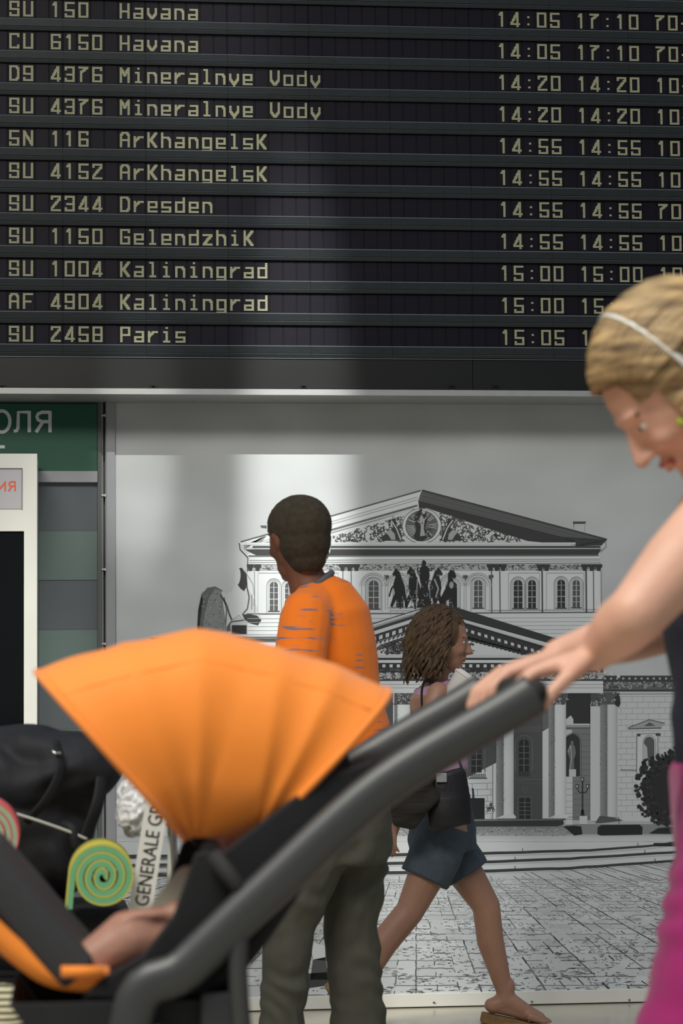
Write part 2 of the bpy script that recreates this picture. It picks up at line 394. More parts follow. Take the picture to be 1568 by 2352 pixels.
# ---- upper block
pr.poly([(568, 1271), (568, 1500), (1380, 1500), (1376, 1271)], 222, 1)
pr.poly([(548, 1245), (969, 1125), (1393, 1238), (1378, 1254), (560, 1256)], WH, 1)
# left raking cornice lines
def rake(dy, w, g, x0=552, x1=966, L=3, slope=None):
    sl = slope or (1125-1245)/(969-548)
    pr.line([(x0, 1245+sl*(x0-548)+dy), (x1, 1245+sl*(x1-548)+dy)], w, g, L)
rake(1, 3.2, 96); rake(14, 2, 178, 590, 958); rake(20, 1.4, 160, 610, 960); rake(33, 4.5, 110, 640, 958); rake(40, 2.4, 150, 668, 952)
for k in range(96): x = 650+k*3.15; y = 1245-.285*(x-548)+36.5; pr.rect(x, y-1.5, x+1.3, y+1.5, 190, 4)
pr.poly([(560, 1262), (600, 1232), (612, 1231), (600, 1246), (560, 1252)], 150, 3)
pr.line([(560, 1254), (700, 1231)], 1.6, 120, 4)
# right raking cornice: two dark tones
pr.poly([(969, 1125), (1393, 1238), (1388, 1246), (1322, 1247), (1300, 1238), (960, 1152), (963, 1140)], 104, 3)
for k in range(7): pr.line([(969, 1129+k*3.2), (1389-k*8, 1240+k*.2)], 1.1, 88+10*(k % 3), 4)
pr.line([(969, 1126), (1393, 1239)], 3.2, 70, 5)
pr.poly([(960, 1150), (1318, 1240), (1322, 1252), (1376, 1246), (1392, 1240), (1340, 1254), (1212, 1243), (1092, 1206), (979, 1167), (962, 1170)], 66, 4)
pr.poly([(1290, 1233), (1393, 1240), (1380, 1253), (1322, 1254)], 70, 4)
# tympanum
pr.poly([(935, 1173), (979, 1167), (1213, 1245), (700, 1247), (760, 1231)], 214, 4)
def tymp(x, y):
    if y > 1245 or y < 1166: return False
    if x < 967: return y > 1238-(x-740)*.29
    return y > 1168+(x-985)*.335
pr.scribble(lambda x, y: tymp(x, y) and abs(x-968) > 40, 745, 1170, 1212, 1246, 330, 7, (66, 80, 96), 5, 2.3, rnd)
pr.specks(lambda x, y: tymp(x, y) and abs(x-968) > 44, 745, 1170, 1212, 1246, 260, 3.2, 3, (62, 76, 120), 5, rnd)
# winged supporters
for s, c in ((-1, 968), (1, 968)):
    pr.poly([(c+s*44, 1242), (c+s*48, 1222), (c+s*58, 1208), (c+s*60, 1192), (c+s*66, 1186), (c+s*70, 1196), (c+s*66, 1212), (c+s*78, 1222), (c+s*88, 1230), (c+s*92, 1242)], 70, 6)
    pr.poly([(c+s*60, 1240), (c+s*62, 1226), (c+s*72, 1216), (c+s*82, 1224), (c+s*76, 1230), (c+s*70, 1240)], 176, 7)
    pr.line([(c+s*48, 1240), (c+s*58, 1214), (c+s*70, 1196)], 3, 205, 7); pr.oval(c+s*66, 1188, 3.5, 4, 180, 7)
pr.oval(968, 1208, 45, 41, 222, 6); pr.ring(968, 1208, 45, 40, 1.4, 110, 7); pr.oval(968, 1208, 38, 36, 118, 7)
for k in range(40):
    a = math.radians(k*9); pr.line([(968+18*math.cos(a), 1208+16*math.sin(a)), (968+35*math.cos(a), 1208+33*math.sin(a))], 1.4, rnd.choice((70, 190, 200, 84)), 8)
pr.poly([(950, 1236), (955, 1215), (950, 1196), (956, 1178), (966, 1168), (976, 1176), (980, 1192), (976, 1214), (984, 1232), (972, 1242), (958, 1243)], 62, 9)
pr.poly([(964, 1232), (966, 1210), (962, 1192), (968, 1182), (975, 1196), (972, 1212), (976, 1230)], 178, 10); pr.oval(972, 1176, 4, 5, 188, 10)
pr.line([(958, 1196), (968, 1204), (978, 1188)], 2.4, 190, 10); pr.scribble(lambda x, y: True, 942, 1180, 994, 1234, 24, 5, (60, 170), 9, 1.8, rnd)
# horizontal cornice
pr.poly([(560, 1246), (1321, 1246), (1321, 1251), (556, 1252)], 214, 8)
pr.rect(580, 1254, 1378, 1258.5, 76, 8); pr.rect(584, 1259, 1381, 1261.5, 205, 8)
pr.poly([(562, 1262), (1380, 1261), (1372, 1274), (588, 1275)], 70, 8); pr.line([(570, 1277), (1374, 1275.5)], 3, 110, 9)
pr.line([(549, 1247), (551, 1262), (569, 1281), (568, 1312)], 2.2, 72, 9)
pr.line([(1390, 1242), (1391, 1256), (1378, 1268)], 1.2, 120, 9)
pr.line([(572, 1287), (1376, 1284)], 1.2, 158, 9); pr.line([(572, 1292), (1376, 1288)], 1.2, 168, 9)
pr.rect(568, 1296, 1380, 1310, 182, 8)
pr.line([(568, 1297), (1378, 1293)], 1.2, 110, 9)
pr.specks(lambda x, y: True, 572, 1297, 1376, 1309, 620, 3.4, 1.8, (70, 92, 120), 9, rnd)
for x0, x1 in ((566, 600), (778, 826), (1118, 1162), (1232, 1262), (1334, 1382)):
    k = max(2, round((x1-x0)/14))
    for i in range(k):
        cx = x0+(x1-x0)*(i+.5)/k; pr.poly([(cx-8, 1296), (cx+8, 1296), (cx+8, 1302), (cx+5, 1305), (cx+4, 1311), (cx-4, 1311), (cx-5, 1305), (cx-8, 1302)], 64, 10)
for x, w, g in ((584, 1.6, 130), (787, 2, 110), (806, 2, 110), (1128, 2.2, 84), (1147, 2.2, 90), (1244, 3.4, 90), (1345, 3.4, 84), (1362, 2, 104), (1380, 1.2, 140)):
    pr.line([(x, 1311), (x+.8, 1407)], w, g, 9)
for x0, x1 in ((1167, 1238), (1254, 1340), (592, 776)): pr.line([(x0, 1402), (x0, 1316), (x1, 1316), (x1, 1402)], 1, 168, 9)
pr.line([(566, 1410), (900, 1409), (1382, 1406)], 2.2, 96, 9); pr.line([(1118, 1402), (1382, 1400)], 1.2, 150, 9)
for k in range(7): pr.line([(568, 1421+k*9), (1382, 1418+k*9)], .9, 190, 9)
def win(x0, y0, x1, y1, dark=72, fr=2, tall=2):
    pr.archline(x0-7, y0-7, x1+7, y1+6, 1.4, 138, 9); pr.archline(x0-3.5, y0-3.5, x1+3.5, y1+2, 1.2, 166, 9)
    pr.archshape(x0, y0, x1, y1, dark, 10)
    cx = (x0+x1)/2; pr.line([(cx, y0+1), (cx, y1)], 1.7, 200 if dark > 70 else 170, 11)
    h = y1-y0
    for q, w in ((.2, 1.3), (.38, 1.2), (.6, 2.2), (.8, 1.2)): pr.line([(x0, y0+h*q), (x1, y0+h*q)], w, 190 if dark > 70 else 165, 11)
    pr.rect(x0-4, y1, x1+4, y1+2.2, 84, 11)
for a in ((619, 1336, 638, 1403), (654, 1338, 672, 1403), (694, 1336, 712, 1403), (736, 1336, 754, 1403), (846, 1333, 869, 1398), (1088, 1332, 1107, 1396)): win(*a, 92)
for a in ((1179, 1332, 1199, 1397), (1212, 1332, 1230, 1397), (1279, 1331, 1297, 1396)): win(*a, 56)
win(1314, 1332, 1331, 1395, 92)
for cx in (857, 917, 1038, 1097):
    for r_, w, g in ((27, 1.3, 140), (22, 1.1, 160), (31, 1.1, 160)): pr.ring(cx, 1346, r_, r_-1, w, g, 9, 0, 180, 14)
    pr.poly([(cx+24, 1321), (cx+36, 1321), (cx+30, 1334)], 110, 10); pr.scribble(lambda x, y: True, cx+25, 1322, cx+35, 1330, 5, 3, 70, 11, 1.4, rnd)
    pr.line([(cx+27, 1346), (cx+27, 1400)], 1, 160, 9); pr.line([(cx-27, 1346), (cx-27, 1400)], 1, 160, 9)
win(909, 1336, 926, 1396, 70); win(1030, 1336, 1049, 1396, 60)
# bronze chariot group
D = 46
pr.poly([(968, 1290), (973, 1286), (978, 1291), (977, 1299), (984, 1305), (986, 1322), (982, 1345), (986, 1372), (990, 1395), (956, 1396), (962, 1372), (966, 1345), (962, 1322), (964, 1304), (970, 1299)], D, 11)
def horse(cx, top, s, sg=1, g=D):
    q = [(0, 0), (5, -3), (7, -9), (12, -8), (15, -2), (20, 6), (19, 11), (14, 10), (11, 14), (15, 26), (17, 44), (13, 60), (20, 76), (26, 96), (21, 100), (14, 86), (8, 74), (2, 88), (0, 104), (-5, 104), (-4, 84), (-8, 66), (-14, 84), (-18, 104), (-23, 102), (-18, 70), (-14, 40), (-6, 18)]
    pr.poly([(cx+sg*x*s*-1, top+10+y*s) for x, y in q], g, 12)
horse(917, 1303, .82, 1); horse(951, 1300, .86, 1); horse(998, 1302, .88, -1, 50)
pr.poly([(1009, 1394), (1012, 1372), (1022, 1352), (1028, 1336), (1028, 1318), (1034, 1308), (1043, 1312), (1047, 1324), (1043, 1329), (1038, 1326), (1042, 1340), (1048, 1352), (1049, 1394), (1040, 1394), (1036, 1372), (1024, 1380), (1024, 1396)], D, 12)
pr.line([(911, 1340), (899, 1350), (893, 1370)], 3, D, 12); pr.line([(938, 1318), (936, 1360)], 2.4, 176, 13); pr.line([(997, 1330), (1006, 1352), (1000, 1372)], 3.6, 168, 13)
pr.line([(958, 1330), (956, 1376)], 2.4, 160, 13); pr.line([(985, 1330), (987, 1375)], 2, 150, 13); pr.oval(1036, 1344, 5, 8, 168, 13)
pr.scribble(lambda x, y: True, 935, 1305, 1008, 1392, 46, 6, (48, 60, 132), 13, 2, rnd)
pr.rect(893, 1396, 1056, 1403, 206, 11); pr.line([(893, 1396), (1056, 1396)], 1.6, 110, 12)
for x in range(896, 1056, 15): pr.line([(x, 1404), (x, 1414)], 1, 168, 10)
# rooftop vents
pr.poly([(1315, 1198), (1345, 1198), (1343, 1203), (1319, 1203), (1316, 1206)], 84, 5); pr.line([(1317, 1203), (1317, 1215)], 1, 130, 5); pr.line([(1342, 1203), (1342, 1222)], 1, 160, 5)
pr.poly([(597, 1207), (612, 1207), (612, 1214), (600, 1212)], 90, 5)
# ---- left wing, statue
pr.poly([(345, 1480), (640, 1470), (640, 1920), (345, 1920)], 222, 1)
pr.poly([(344, 1465), (640, 1462), (640, 1474), (520, 1478), (372, 1482), (366, 1476), (352, 1475)], 84, 3); pr.line([(344, 1462), (640, 1459)], 3, 205, 3)
pr.line([(348, 1474), (352, 1488), (356, 1490)], 3, 80, 4)
for k in range(26): pr.line([(350, 1500+k*15), (640, 1498+k*15)], 1, 176, 3)
pr.poly([(452, 1450), (455, 1400), (462, 1366), (476, 1350), (494, 1347), (510, 1356), (520, 1380), (526, 1420), (530, 1450)], 104, 5)
pr.poly([(466, 1450), (470, 1410), (480, 1372), (494, 1352), (508, 1358), (517, 1390), (522, 1450)], 138, 6)
pr.poly([(452, 1450), (455, 1400), (462, 1368), (466, 1376), (460, 1420), (458, 1450)], 40, 7)
pr.specks(lambda x, y: True, 462, 1360, 520, 1448, 120, 2.4, 2, (104, 122, 160), 7, rnd)
pr.poly([(508, 1358), (522, 1362), (532, 1358), (540, 1340), (560, 1338), (575, 1360), (590, 1395), (600, 1420), (592, 1434), (566, 1428), (548, 1412), (530, 1426), (520, 1440), (514, 1400)], 205, 7)
pr.poly([(543, 1340), (538, 1326), (545, 1306), (555, 1304), (566, 1320), (568, 1345), (560, 1358), (552, 1352)], 60, 8); pr.oval(545, 1325, 7, 20, 205, 9, rot=-6)
pr.poly([(556, 1412), (570, 1410), (590, 1414), (600, 1424), (592, 1436), (576, 1432), (562, 1424)], 64, 8)
pr.line([(566, 1345), (572, 1372), (568, 1398), (556, 1412)], 3, 90, 9); pr.line([(578, 1366), (578, 1400)], 2, 120, 9)
pr.line([(506, 1366), (520, 1390), (526, 1410), (532, 1424)], 4, 84, 9); pr.line([(514, 1372), (520, 1400), (518, 1434)], 3, 110, 9)
pr.line([(562, 1312), (580, 1340), (584, 1370), (582, 1392)], 1.3, 140, 9); pr.rect(532, 1436, 566, 1456, 50, 8); pr.line([(520, 1452), (530, 1428), (560, 1424)], 2, 84, 9)
# ---- portico pediment
pr.poly([(640, 1504), (1000, 1388), (1384, 1512), (1384, 1566), (640, 1566)], 216, 12)
pr.poly([(845, 1446), (1000, 1396), (1000, 1402), (845, 1452)], 120, 13); pr.line([(640, 1500), (845, 1436), (1000, 1388)], 2.4, 96, 14)
for k in range(60): x = 640+k*6; y = 1502-.318*(x-640)+5; pr.ring(x+3, y+2, 2.2, 2.4, 1, 84, 14, 0, 300, 6)
pr.poly([(640, 1528), (1000, 1413), (1000, 1431), (640, 1546)], 66, 13)
pr.poly([(640, 1512), (1000, 1399), (1000, 1405), (640, 1518)], 70, 13)
for k in range(24): x = 645+k*15; y = 1538-.3195*(x-640); pr.poly([(x, y-4), (x+8, y-7), (x+8, y+2), (x, y+5)], 214, 14)
for k in range(36): x = 640+k*10; y = 1547-.3195*(x-640); pr.poly([(x, y), (x+10, y-4), (x+2, y+6)], 78, 13)
pr.poly([(1000, 1389), (1050, 1396), (1384, 1500), (1384, 1514), (1330, 1497), (1000, 1405)], 62, 14)
pr.line([(1000, 1409), (1384, 1520)], 3.6, 205, 15); pr.line([(1000, 1415), (1384, 1525)], 3, 150, 14)
pr.poly([(1000, 1411), (1384, 1524), (1384, 1530), (1230, 1506), (1000, 1448)], 62, 14)
for k in range(24): x = 1066+k*15.2; y = 1446+(x-1066)*.302; pr.poly([(x, y-3), (x+7, y-1), (x+7, y+6), (x, y+4)], 210, 16)
for k in range(24): x = 1066+k*9.5; y = 1466+(x-1066)*.262; pr.oval(x, y-1, 6, 5, 62, 14, 8)
def tym2(x, y): return y < 1502 and y > 1504-(x-850)*.45
pr.scribble(tym2, 850, 1455, 965, 1502, 110, 8, (64, 84), 15, 2.3, rnd); pr.specks(tym2, 850, 1460, 965, 1502, 70, 6, 3, (70, 90, 130), 15, rnd)
for k in range(7): pr.line([(856+k*7, 1497-k*2), (876+k*9, 1480-k*3), (896+k*10, 1490-k*3)], 2.5, 74, 15)
pr.scribble(lambda x, y: y > 1470+(x-1065)*.35, 1060, 1468, 1094, 1502, 24, 6, (70, 90), 15, 2, rnd)
pr.poly([(640, 1504), (1384, 1505), (1384, 1511), (640, 1511)], 205, 15)
pr.rect(640, 1511, 1384, 1516, 64, 15); pr.rect(640, 1516, 1384, 1523, 222, 15); pr.rect(640, 1522.5, 1384, 1545, 62, 15)
for k in range(45): x = 645+k*16.6; pr.rect(x, 1526, x+7, 1533, 214, 16)
pr.specks(lambda x, y: True, 640, 1536, 1384, 1541, 260, 2.4, 1.4, (110, 130), 16, rnd)
pr.rect(640, 1545, 1384, 1561, 88, 15)
pr.scribble(lambda x, y: 1544 < y < 1560, 640, 1543, 1384, 1560, 520, 5.4, (196, 210, 180), 16, 1.9, rnd)
pr.rect(640, 1561, 1384, 1564, 66, 16); pr.rect(640, 1564, 1384, 1592, 218, 15); pr.line([(640, 1572), (1384, 1572)], 1.2, 150, 16); pr.line([(640, 1580), (1384, 1580)], 1.2, 150, 16)
# ---- portico interior
pr.rect(640, 1590, 1420, 1884, 88, 1); pr.specks(lambda x, y: True, 870, 1592, 1400, 1880, 300, 7, 1, (76, 98, 104), 2, rnd)
for x0, x1 in ((925, 1072), (1180, 1244), (1300, 1356), (660, 860)):
    for k in range(5): pr.line([(x0, 1668+k*3), (x1, 1668+k*3)], 1, 112, 2)
    pr.line([(x0, 1790), (x1, 1790)], 1.4, 110, 3); pr.line([(x0, 1800), (x1, 1800)], 1.2, 100, 3)
pr.poly([(1072, 1786), (1141, 1751), (1141, 1884), (1072, 1884)], 214, 3)
for k in range(6): pr.line([(1074, 1800+k*14), (1138, 1798+k*14)], 1.2, 150, 4); pr.line([(1084+k % 2*12, 1800+k*14), (1084+k % 2*12, 1813+k*14)], 1.2, 150, 4); pr.line([(1118+k % 2*9, 1800+k*14), (1118+k % 2*9, 1813+k*14)], 1.2, 150, 4)
pr.rect(1131, 1756, 1138, 1884, 222, 5); pr.line([(1131, 1756), (1131, 1884)], 1.6, 110, 6)
for k in range(9): pr.rect(1080+k*4, 1777, 1082+k*4, 1786, 70, 5)
pr.rect(1074, 1786, 1118, 1789, 100, 5)
def dimwin(x0, y0, x1, y1, arch=True):
    (pr.archshape if arch else (lambda a, b, c, d, g, L: pr.rect(a, b, c, d, g, L)))(x0, y0, x1, y1, 50, 6)
    pr.archline(x0-8, y0-9, x1+8, y1, 2.4, 110, 5) if arch else pr.line([(x0-3, y1), (x0-3, y0-3), (x1+3, y0-3), (x1+3, y1)], 1.5, 112, 5)
    cx = (x0+x1)/2; pr.line([(cx, y0), (cx, y1)], 1.4, 128, 7)
    for q in (.22, .42, .6, .8): pr.line([(x0, y0+(y1-y0)*q), (x1, y0+(y1-y0)*q)], 1.3, 120, 7)
dimwin(1191, 1698, 1214, 1772); dimwin(1082, 1700, 1105, 1774); dimwin(1192, 1833, 1217, 1881, False); dimwin(955, 1698, 978, 1772); dimwin(700, 1698, 724, 1772); dimwin(800, 1698, 824, 1772)
for k in range(7): pr.rect(1190+k*4, 1773, 1192+k*4, 1783, 60, 6)
pr.line([(1199, 1808), (1205, 1824)], 1, 120, 6); pr.line([(1211, 1808), (1207, 1824)], 1, 120, 6)
pr.rect(1078, 1833, 1112, 1882, 46, 6); pr.poly([(1083, 1809), (1087, 1811), (1089, 1833), (1084, 1833)], 60, 6); pr.scribble(lambda x, y: True, 1113, 1848, 1134, 1862, 20, 5, 84, 6, 1.6, rnd)
# niche bay
pr.rect(1296, 1592, 1356, 1662, 58, 3); pr.poly([(1296, 1655), (1310, 1643), (1316, 1652), (1316, 1662), (1296, 1662)], 205, 4)
pr.rect(1296, 1662, 1354, 1665, 205, 4); pr.rect(1296, 1665, 1354, 1671, 160, 4); pr.line([(1296, 1672), (1354, 1672)], 1.6, 84, 5)
pr.rect(1296, 1673, 1356, 1884, 128, 3)
for k in range(15):
    pr.line([(1298, 1686+k*13.6), (1355, 1686+k*13.6)], 1, 108, 4)
pr.poly([(1299, 1676), (1313, 1676), (1313, 1684), (1306, 1690), (1298, 1700)], 200, 5)
pr.archshape(1297, 1686, 1331, 1783, 58, 5); pr.archline(1295, 1684, 1334, 1783, 1.4, 100, 6)
pr.poly([(1306, 1768), (1308, 1745), (1302, 1726), (1307, 1712), (1313, 1706), (1319, 1714), (1322, 1730), (1317, 1745), (1318, 1768)], 118, 6)
pr.line([(1304, 1728), (1310, 1712), (1312, 1742), (1308, 1766)], 1.8, 176, 7); pr.oval(1313, 1706, 3.4, 4.5, 120, 7)
pr.rect(1306, 1767, 1322, 1784, 200, 7); pr.rect(1299, 1784, 1314, 1894, 208, 5)
for k in range(7): pr.line([(1299, 1798+k*14), (1314, 1798+k*14)], 1, 150, 6)
# lamp post of the print
pr.line([(1337, 1792), (1337, 1870)], 3.2, 54, 8); pr.poly([(1332, 1876), (1334, 1860), (1340, 1860), (1342, 1876)], 54, 8); pr.line([(1325, 1812), (1330, 1820), (1344, 1820), (1349, 1812)], 2, 54, 8)
for x, y in ((1337, 1790), (1325, 1806), (1349, 1806)): pr.poly([(x-4, y-5), (x+4, y-5), (x+3, y+5), (x-3, y+5)], 70, 9); pr.rect(x-2, y-3, x+1, y+3, 190, 10)
pr.rect(1330, 1874, 1348, 1893, 205, 9); pr.line([(1290, 1876), (1420, 1880)], 1, 130, 8)
# columns
def column(xs0, xs1, xl1, y0, y1, g=224):
    pr.rect(xs0, y0, xs1+3, y1, 150, 9, 112); n = 5
    tones = [g-8, g, g, g-4, g-12, g-34]
    for k in range(n): a = xs1+(xl1-xs1)*k/n; b_ = xs1+(xl1-xs1)*(k+1)/n; pr.rect(a, y0, b_, y1, tones[k], 10, tones[k+1])
    pr.specks(lambda x, y: True, xs0, y0, xs1+2, y1, 120, 1.4, 1.2, (96, 170, 124), 11, rnd)
    pr.poly([(xs0-2, y1), (xl1+5, y1), (xl1+5, y1-5), (xl1, y1-10), (xs1, y1-8)], g-8, 11)
    pr.poly([(xs0-6, 1592), (xl1+6, 1592), (xl1+1, 1606), (xl1-2, 1618), (xs0, 1618), (xs0-4, 1606)], 96, 12)
    pr.scribble(lambda x, y: True, xs0-4, 1593, xl1+4, 1616, 26, 4, (60, 190), 13, 1.8, rnd)
column(902, 912, 942, 1592, 1880); column(1139, 1156, 1179, 1592, 1880); column(1259, 1273, 1299, 1592, 1880); column(1377, 1394, 1416, 1592, 1886, 206); column(1020, 1036, 1060, 1592, 1880); column(780, 792, 820, 1592, 1880); column(664, 676, 702, 1592, 1880)
pr.poly([(1245, 1680), (1259, 1672), (1259, 1880), (1245, 1880)], 216, 9); pr.rect(1245, 1620, 1259, 1676, 112, 8)
pr.rect(1355, 1616, 1377, 1886, 206, 9); pr.rect(1356, 1604, 1378, 1622, 88, 10); pr.scribble(lambda x, y: True, 1356, 1612, 1376, 1622, 12, 3, 200, 11, 1.4, rnd)
pr.rect(902, 1592, 905, 1880, 200, 12)
pr.poly([(1410, 1600), (1422, 1598), (1424, 1616), (1420, 1624), (1412, 1620)], 54, 12)
# ---- right wing with ashlar courses
pr.rect(1416, 1560, 1760, 1900, 206, 2)
pr.rect(1384, 1552, 1760, 1566, 70, 8); pr.rect(1384, 1566, 1760, 1584, 104, 8); pr.scribble(lambda x, y: True, 1386, 1567, 1700, 1580, 210, 4.2, (186, 170, 60), 9, 1.5, rnd)
for k in range(28): pr.rect(1386+k*14, 1556, 1391+k*14, 1561, 168, 9)
pr.rect(1384, 1584, 1760, 1588, 66, 9); pr.line([(1410, 1594), (1760, 1592)], 1.4, 150, 9)
for k in range(21):
    y = 1600+k*13.2; pr.line([(1418, y), (1756, y-2)], .9, 160, 3)
    for j in range(14): x = 1426+j*25+(k % 2)*12; pr.line([(x, y), (x, y+13)], .9, 164, 3)
pr.rect(1462, 1684, 1512, 1800, 212, 4); pr.poly([(1441, 1674), (1452, 1663), (1456, 1667), (1490, 1652), (1526, 1662), (1516, 1672)], 168, 5)
pr.line([(1441, 1672), (1490, 1653), (1525, 1661)], 1.8, 90, 6); pr.poly([(1478, 1668), (1491, 1659), (1504, 1667)], 96, 6); pr.line([(1442, 1674), (1518, 1672)], 2.2, 96, 6); pr.line([(1462, 1686), (1512, 1685)], 1.4, 120, 6)
pr.line([(1462, 1686), (1461, 1770), (1464, 1790)], 1.8, 110, 6); pr.line([(1510, 1686), (1510, 1740)], 1.6, 120, 6); pr.rect(1463, 1685, 1470, 1691, 70, 7); pr.rect(1505, 1684, 1516, 1690, 70, 7)
pr.archline(1476, 1689, 1505, 1760, 1.2, 130, 6); pr.archshape(1478, 1692, 1502, 1760, 96, 6); pr.poly([(1478, 1708), (1485, 1716), (1488, 1760), (1478, 1760)], 186, 7)
pr.line([(1424, 1768), (1462, 1769)], 2, 130, 7)
# stylobate, terrace, hedges, tree
pr.rect(640, 1884, 1296, 1888, 208, 3); pr.line([(640, 1883), (1290, 1882)], 2.2, 120, 12)
pr.poly([(640, 1888), (1293, 1884), (1294, 1893), (1280, 1897), (640, 1898)], 62, 12)
pr.rect(640, 1896, 1300, 1932, 132, 3, 186, True); pr.specks(lambda x, y: True, 850, 1898, 1310, 1928, 520, 3.4, 1.8, (110, 168, 130, 188), 4, rnd)
pr.rect(1296, 1886, 1760, 1922, 184, 2); pr.rect(1300, 1893, 1760, 1916, 142, 3)
pr.poly([(1293, 1898), (1318, 1896), (1334, 1898), (1337, 1916), (1318, 1919), (1305, 1908)], 44, 5)
pr.poly([(1371, 1916), (1372, 1900), (1380, 1895), (1468, 1894), (1475, 1900), (1474, 1917), (1380, 1919)], 44, 5)
pr.poly([(1366, 1890), (1376, 1874), (1400, 1876), (1430, 1884), (1380, 1890)], 90, 12); pr.line([(1376, 1876), (1420, 1878), (1421, 1892)], 1.4, 100, 12)
tree = lambda x, y: ((x-1545)/80)**2+((y-1812)/92)**2 < 1+.35*noise.noise(Vector((x/16, y/16, 1)))
pr.oval(1545, 1815, 70, 80, 50, 13)
for _ in range(520):
    a = rnd.uniform(0, 6.28); r_ = rnd.uniform(.6, 1.12); x, y = 1545+78*r_*math.cos(a), 1812+88*r_*math.sin(a)
    if r_ > 1 and noise.noise(Vector((x/14, y/14, 1))) < 0: continue
    s_ = rnd.uniform(2.5, 6); pr.poly([(x+s_*math.cos(b_), y+s_*math.sin(b_)*.9) for b_ in (0, 1.3, 2.4, 3.7, 5)], rnd.choice((44, 50, 60)), 14)
pr.poly([(1490, 1914), (1510, 1902), (1560, 1898), (1760, 1896), (1760, 1918)], 50, 13)
# pale forecourt and the three curved steps
pr.rect(262, 1932, MX1, 2012, 212, 4); pr.rect(262, 1920, MX1, 1934, 196, 4, 212, True)
for pts, w, w2 in (([(262, 1968), (640, 1967), (850, 1964), (1106, 1960), (1354, 1953), (1500, 1942), (1760, 1905)], 9, 4), ([(262, 1988), (640, 1986), (850, 1984), (1106, 1980), (1308, 1972), (1537, 1958), (1760, 1934)], 8, 5), ([(262, 2010), (640, 2008), (850, 2005), (1106, 2001), (1308, 1994), (1568, 1976), (1760, 1952)], 9, 5)):
    sm = []
    for (x0, y0), (x1, y1) in zip(pts, pts[1:]):
        for k in range(8): sm.append((x0+(x1-x0)*k/8, y0+(y1-y0)*k/8+rnd.uniform(-.5, .5)))
    pr.line(sm, w, 66, 6, w2); pr.line([(x, y+6) for x, y in sm], 2.5, 186, 6)
    for x, y in sm[5::11]: pr.line([(x, y-9), (x+1, y)], 1.6, 70, 7)
pr.rect(1500, 1936, 1560, 1944, 50, 6)
# paved square: granite setts in perspective towards (955, 1854)
pr.poly([(262, 2014), (850, 2009), (1106, 2005), (1308, 1998), (1568, 1980), (MX1, 1940), (MX1, 2290), (262, 2290)], 204, 5)
VX, VY = 955, 1854
rowsy = [2016]; 
while rowsy[-1] < 2288: rowsy.append(rowsy[-1]+3.2+(rowsy[-1]-2016)*.078+rnd.uniform(-.8, .8))
kk = range(-34, 44)
def jx(k, y, w=0): return VX+(k*.118)*(y-VY)+w
for k in kk:
    strong = (k % 3 == 0)
    y = 2012 if k < 14 else 2004-(k-14)*1
    while y < 2286:
        y2 = min(2286, y+rnd.uniform(6, 16)); 
        if rnd.random() < (.86 if strong else .36):
            w = (1.3+(y-2010)/90)*(1 if strong else .75)
            a, b_ = jx(k, y), jx(k, y2)
            if 262 < a < MX1-5 and 262 < b_ < MX1-5:
                n_ = 3; pr.line([(a+(b_-a)*i/n_+rnd.uniform(-1.2, 1.2), y+(y2-y)*i/n_) for i in range(n_+1)], w*rnd.uniform(.6, 1.3), rnd.choice((76, 92, 116)), 7)
        y = y2
for i, y in enumerate(rowsy[1:]):
    for k in kk:
        if rnd.random() < .62:
            a, b_ = jx(k, y), jx(k+1, y)
            if a < 264 or b_ > MX1-4: continue
            n_ = 4; w = .7+(y-2010)/170
            pr.line([(a+(b_-a)*j/n_, y+rnd.uniform(-.9, .9)) for j in range(n_+1)], w*rnd.uniform(.5, 1.3), rnd.choice((96, 120, 146)), 7)
for i in range(len(rowsy)-1):   # worn and stained setts
    for k in kk:
        u = noise.noise(Vector((k*.33, i*.5, 4)))
        a, b_, c_, d_ = jx(k, rowsy[i]), jx(k+1, rowsy[i]), jx(k+1, rowsy[i+1]), jx(k, rowsy[i+1])
        if min(a, d_) < 264 or max(b_, c_) > MX1-4: continue
        g_ = 206+12*u+rnd.uniform(-8, 7); yb = min(2287, rowsy[i+1])
        pr.poly([(a, rowsy[i]), (b_, rowsy[i]), (c_, yb), (d_, yb)], g_, 6)
        for _ in range(int(max(0, 3+14*u+rnd.uniform(-1, 5)))):
            x = rnd.uniform(max(a, d_), min(b_, c_)) if max(a, d_) < min(b_, c_) else (a+b_)/2; y = rnd.uniform(rowsy[i], yb); q = .3+(y-2010)/300
            pr.poly([(x-5*q*rnd.random(), y), (x, y-1.6*q), (x+6*q*rnd.random(), y+rnd.uniform(-1, 1)*q), (x, y+1.2*q)], rnd.choice((92, 120, 146, 160)), 8)
for _ in range(5200):
    y = 2014+(rnd.random()**.7)*270; x = rnd.uniform(820, MX1-20)
    if noise.noise(Vector((x/70, y/22, 9)))+noise.noise(Vector((x/24, y/8, 3)))*.6 < .08: continue
    q = .35+(y-2010)/240; a_ = 7*q*rnd.uniform(.3, 1.2); h_ = .75*q*rnd.uniform(.4, 1.4)
    pr.poly([(x-a_, y+h_*.3), (x-a_*.3, y-h_), (x+a_, y-h_*.2), (x+a_*.4, y+h_)], rnd.choice((84, 104, 126, 150)), 8)
# bollards of the print
pr.poly([(706, 2162), (746, 2172), (746, 2206), (720, 2204)], 226, 9); pr.poly([(718, 2204), (748, 2198), (752, 2250), (712, 2250)], 92, 9); pr.poly([(704, 2236), (760, 2232), (760, 2262), (704, 2270)], 70, 9)
# street-lamp globe beside the man's head
pr.oval(746, 1250, 13, 37, 226, 11); pr.poly([(738, 1272), (752, 1262), (757, 1272), (751, 1284), (740, 1284)], 70, 12)
pr.build('printed_picture', MURAL)
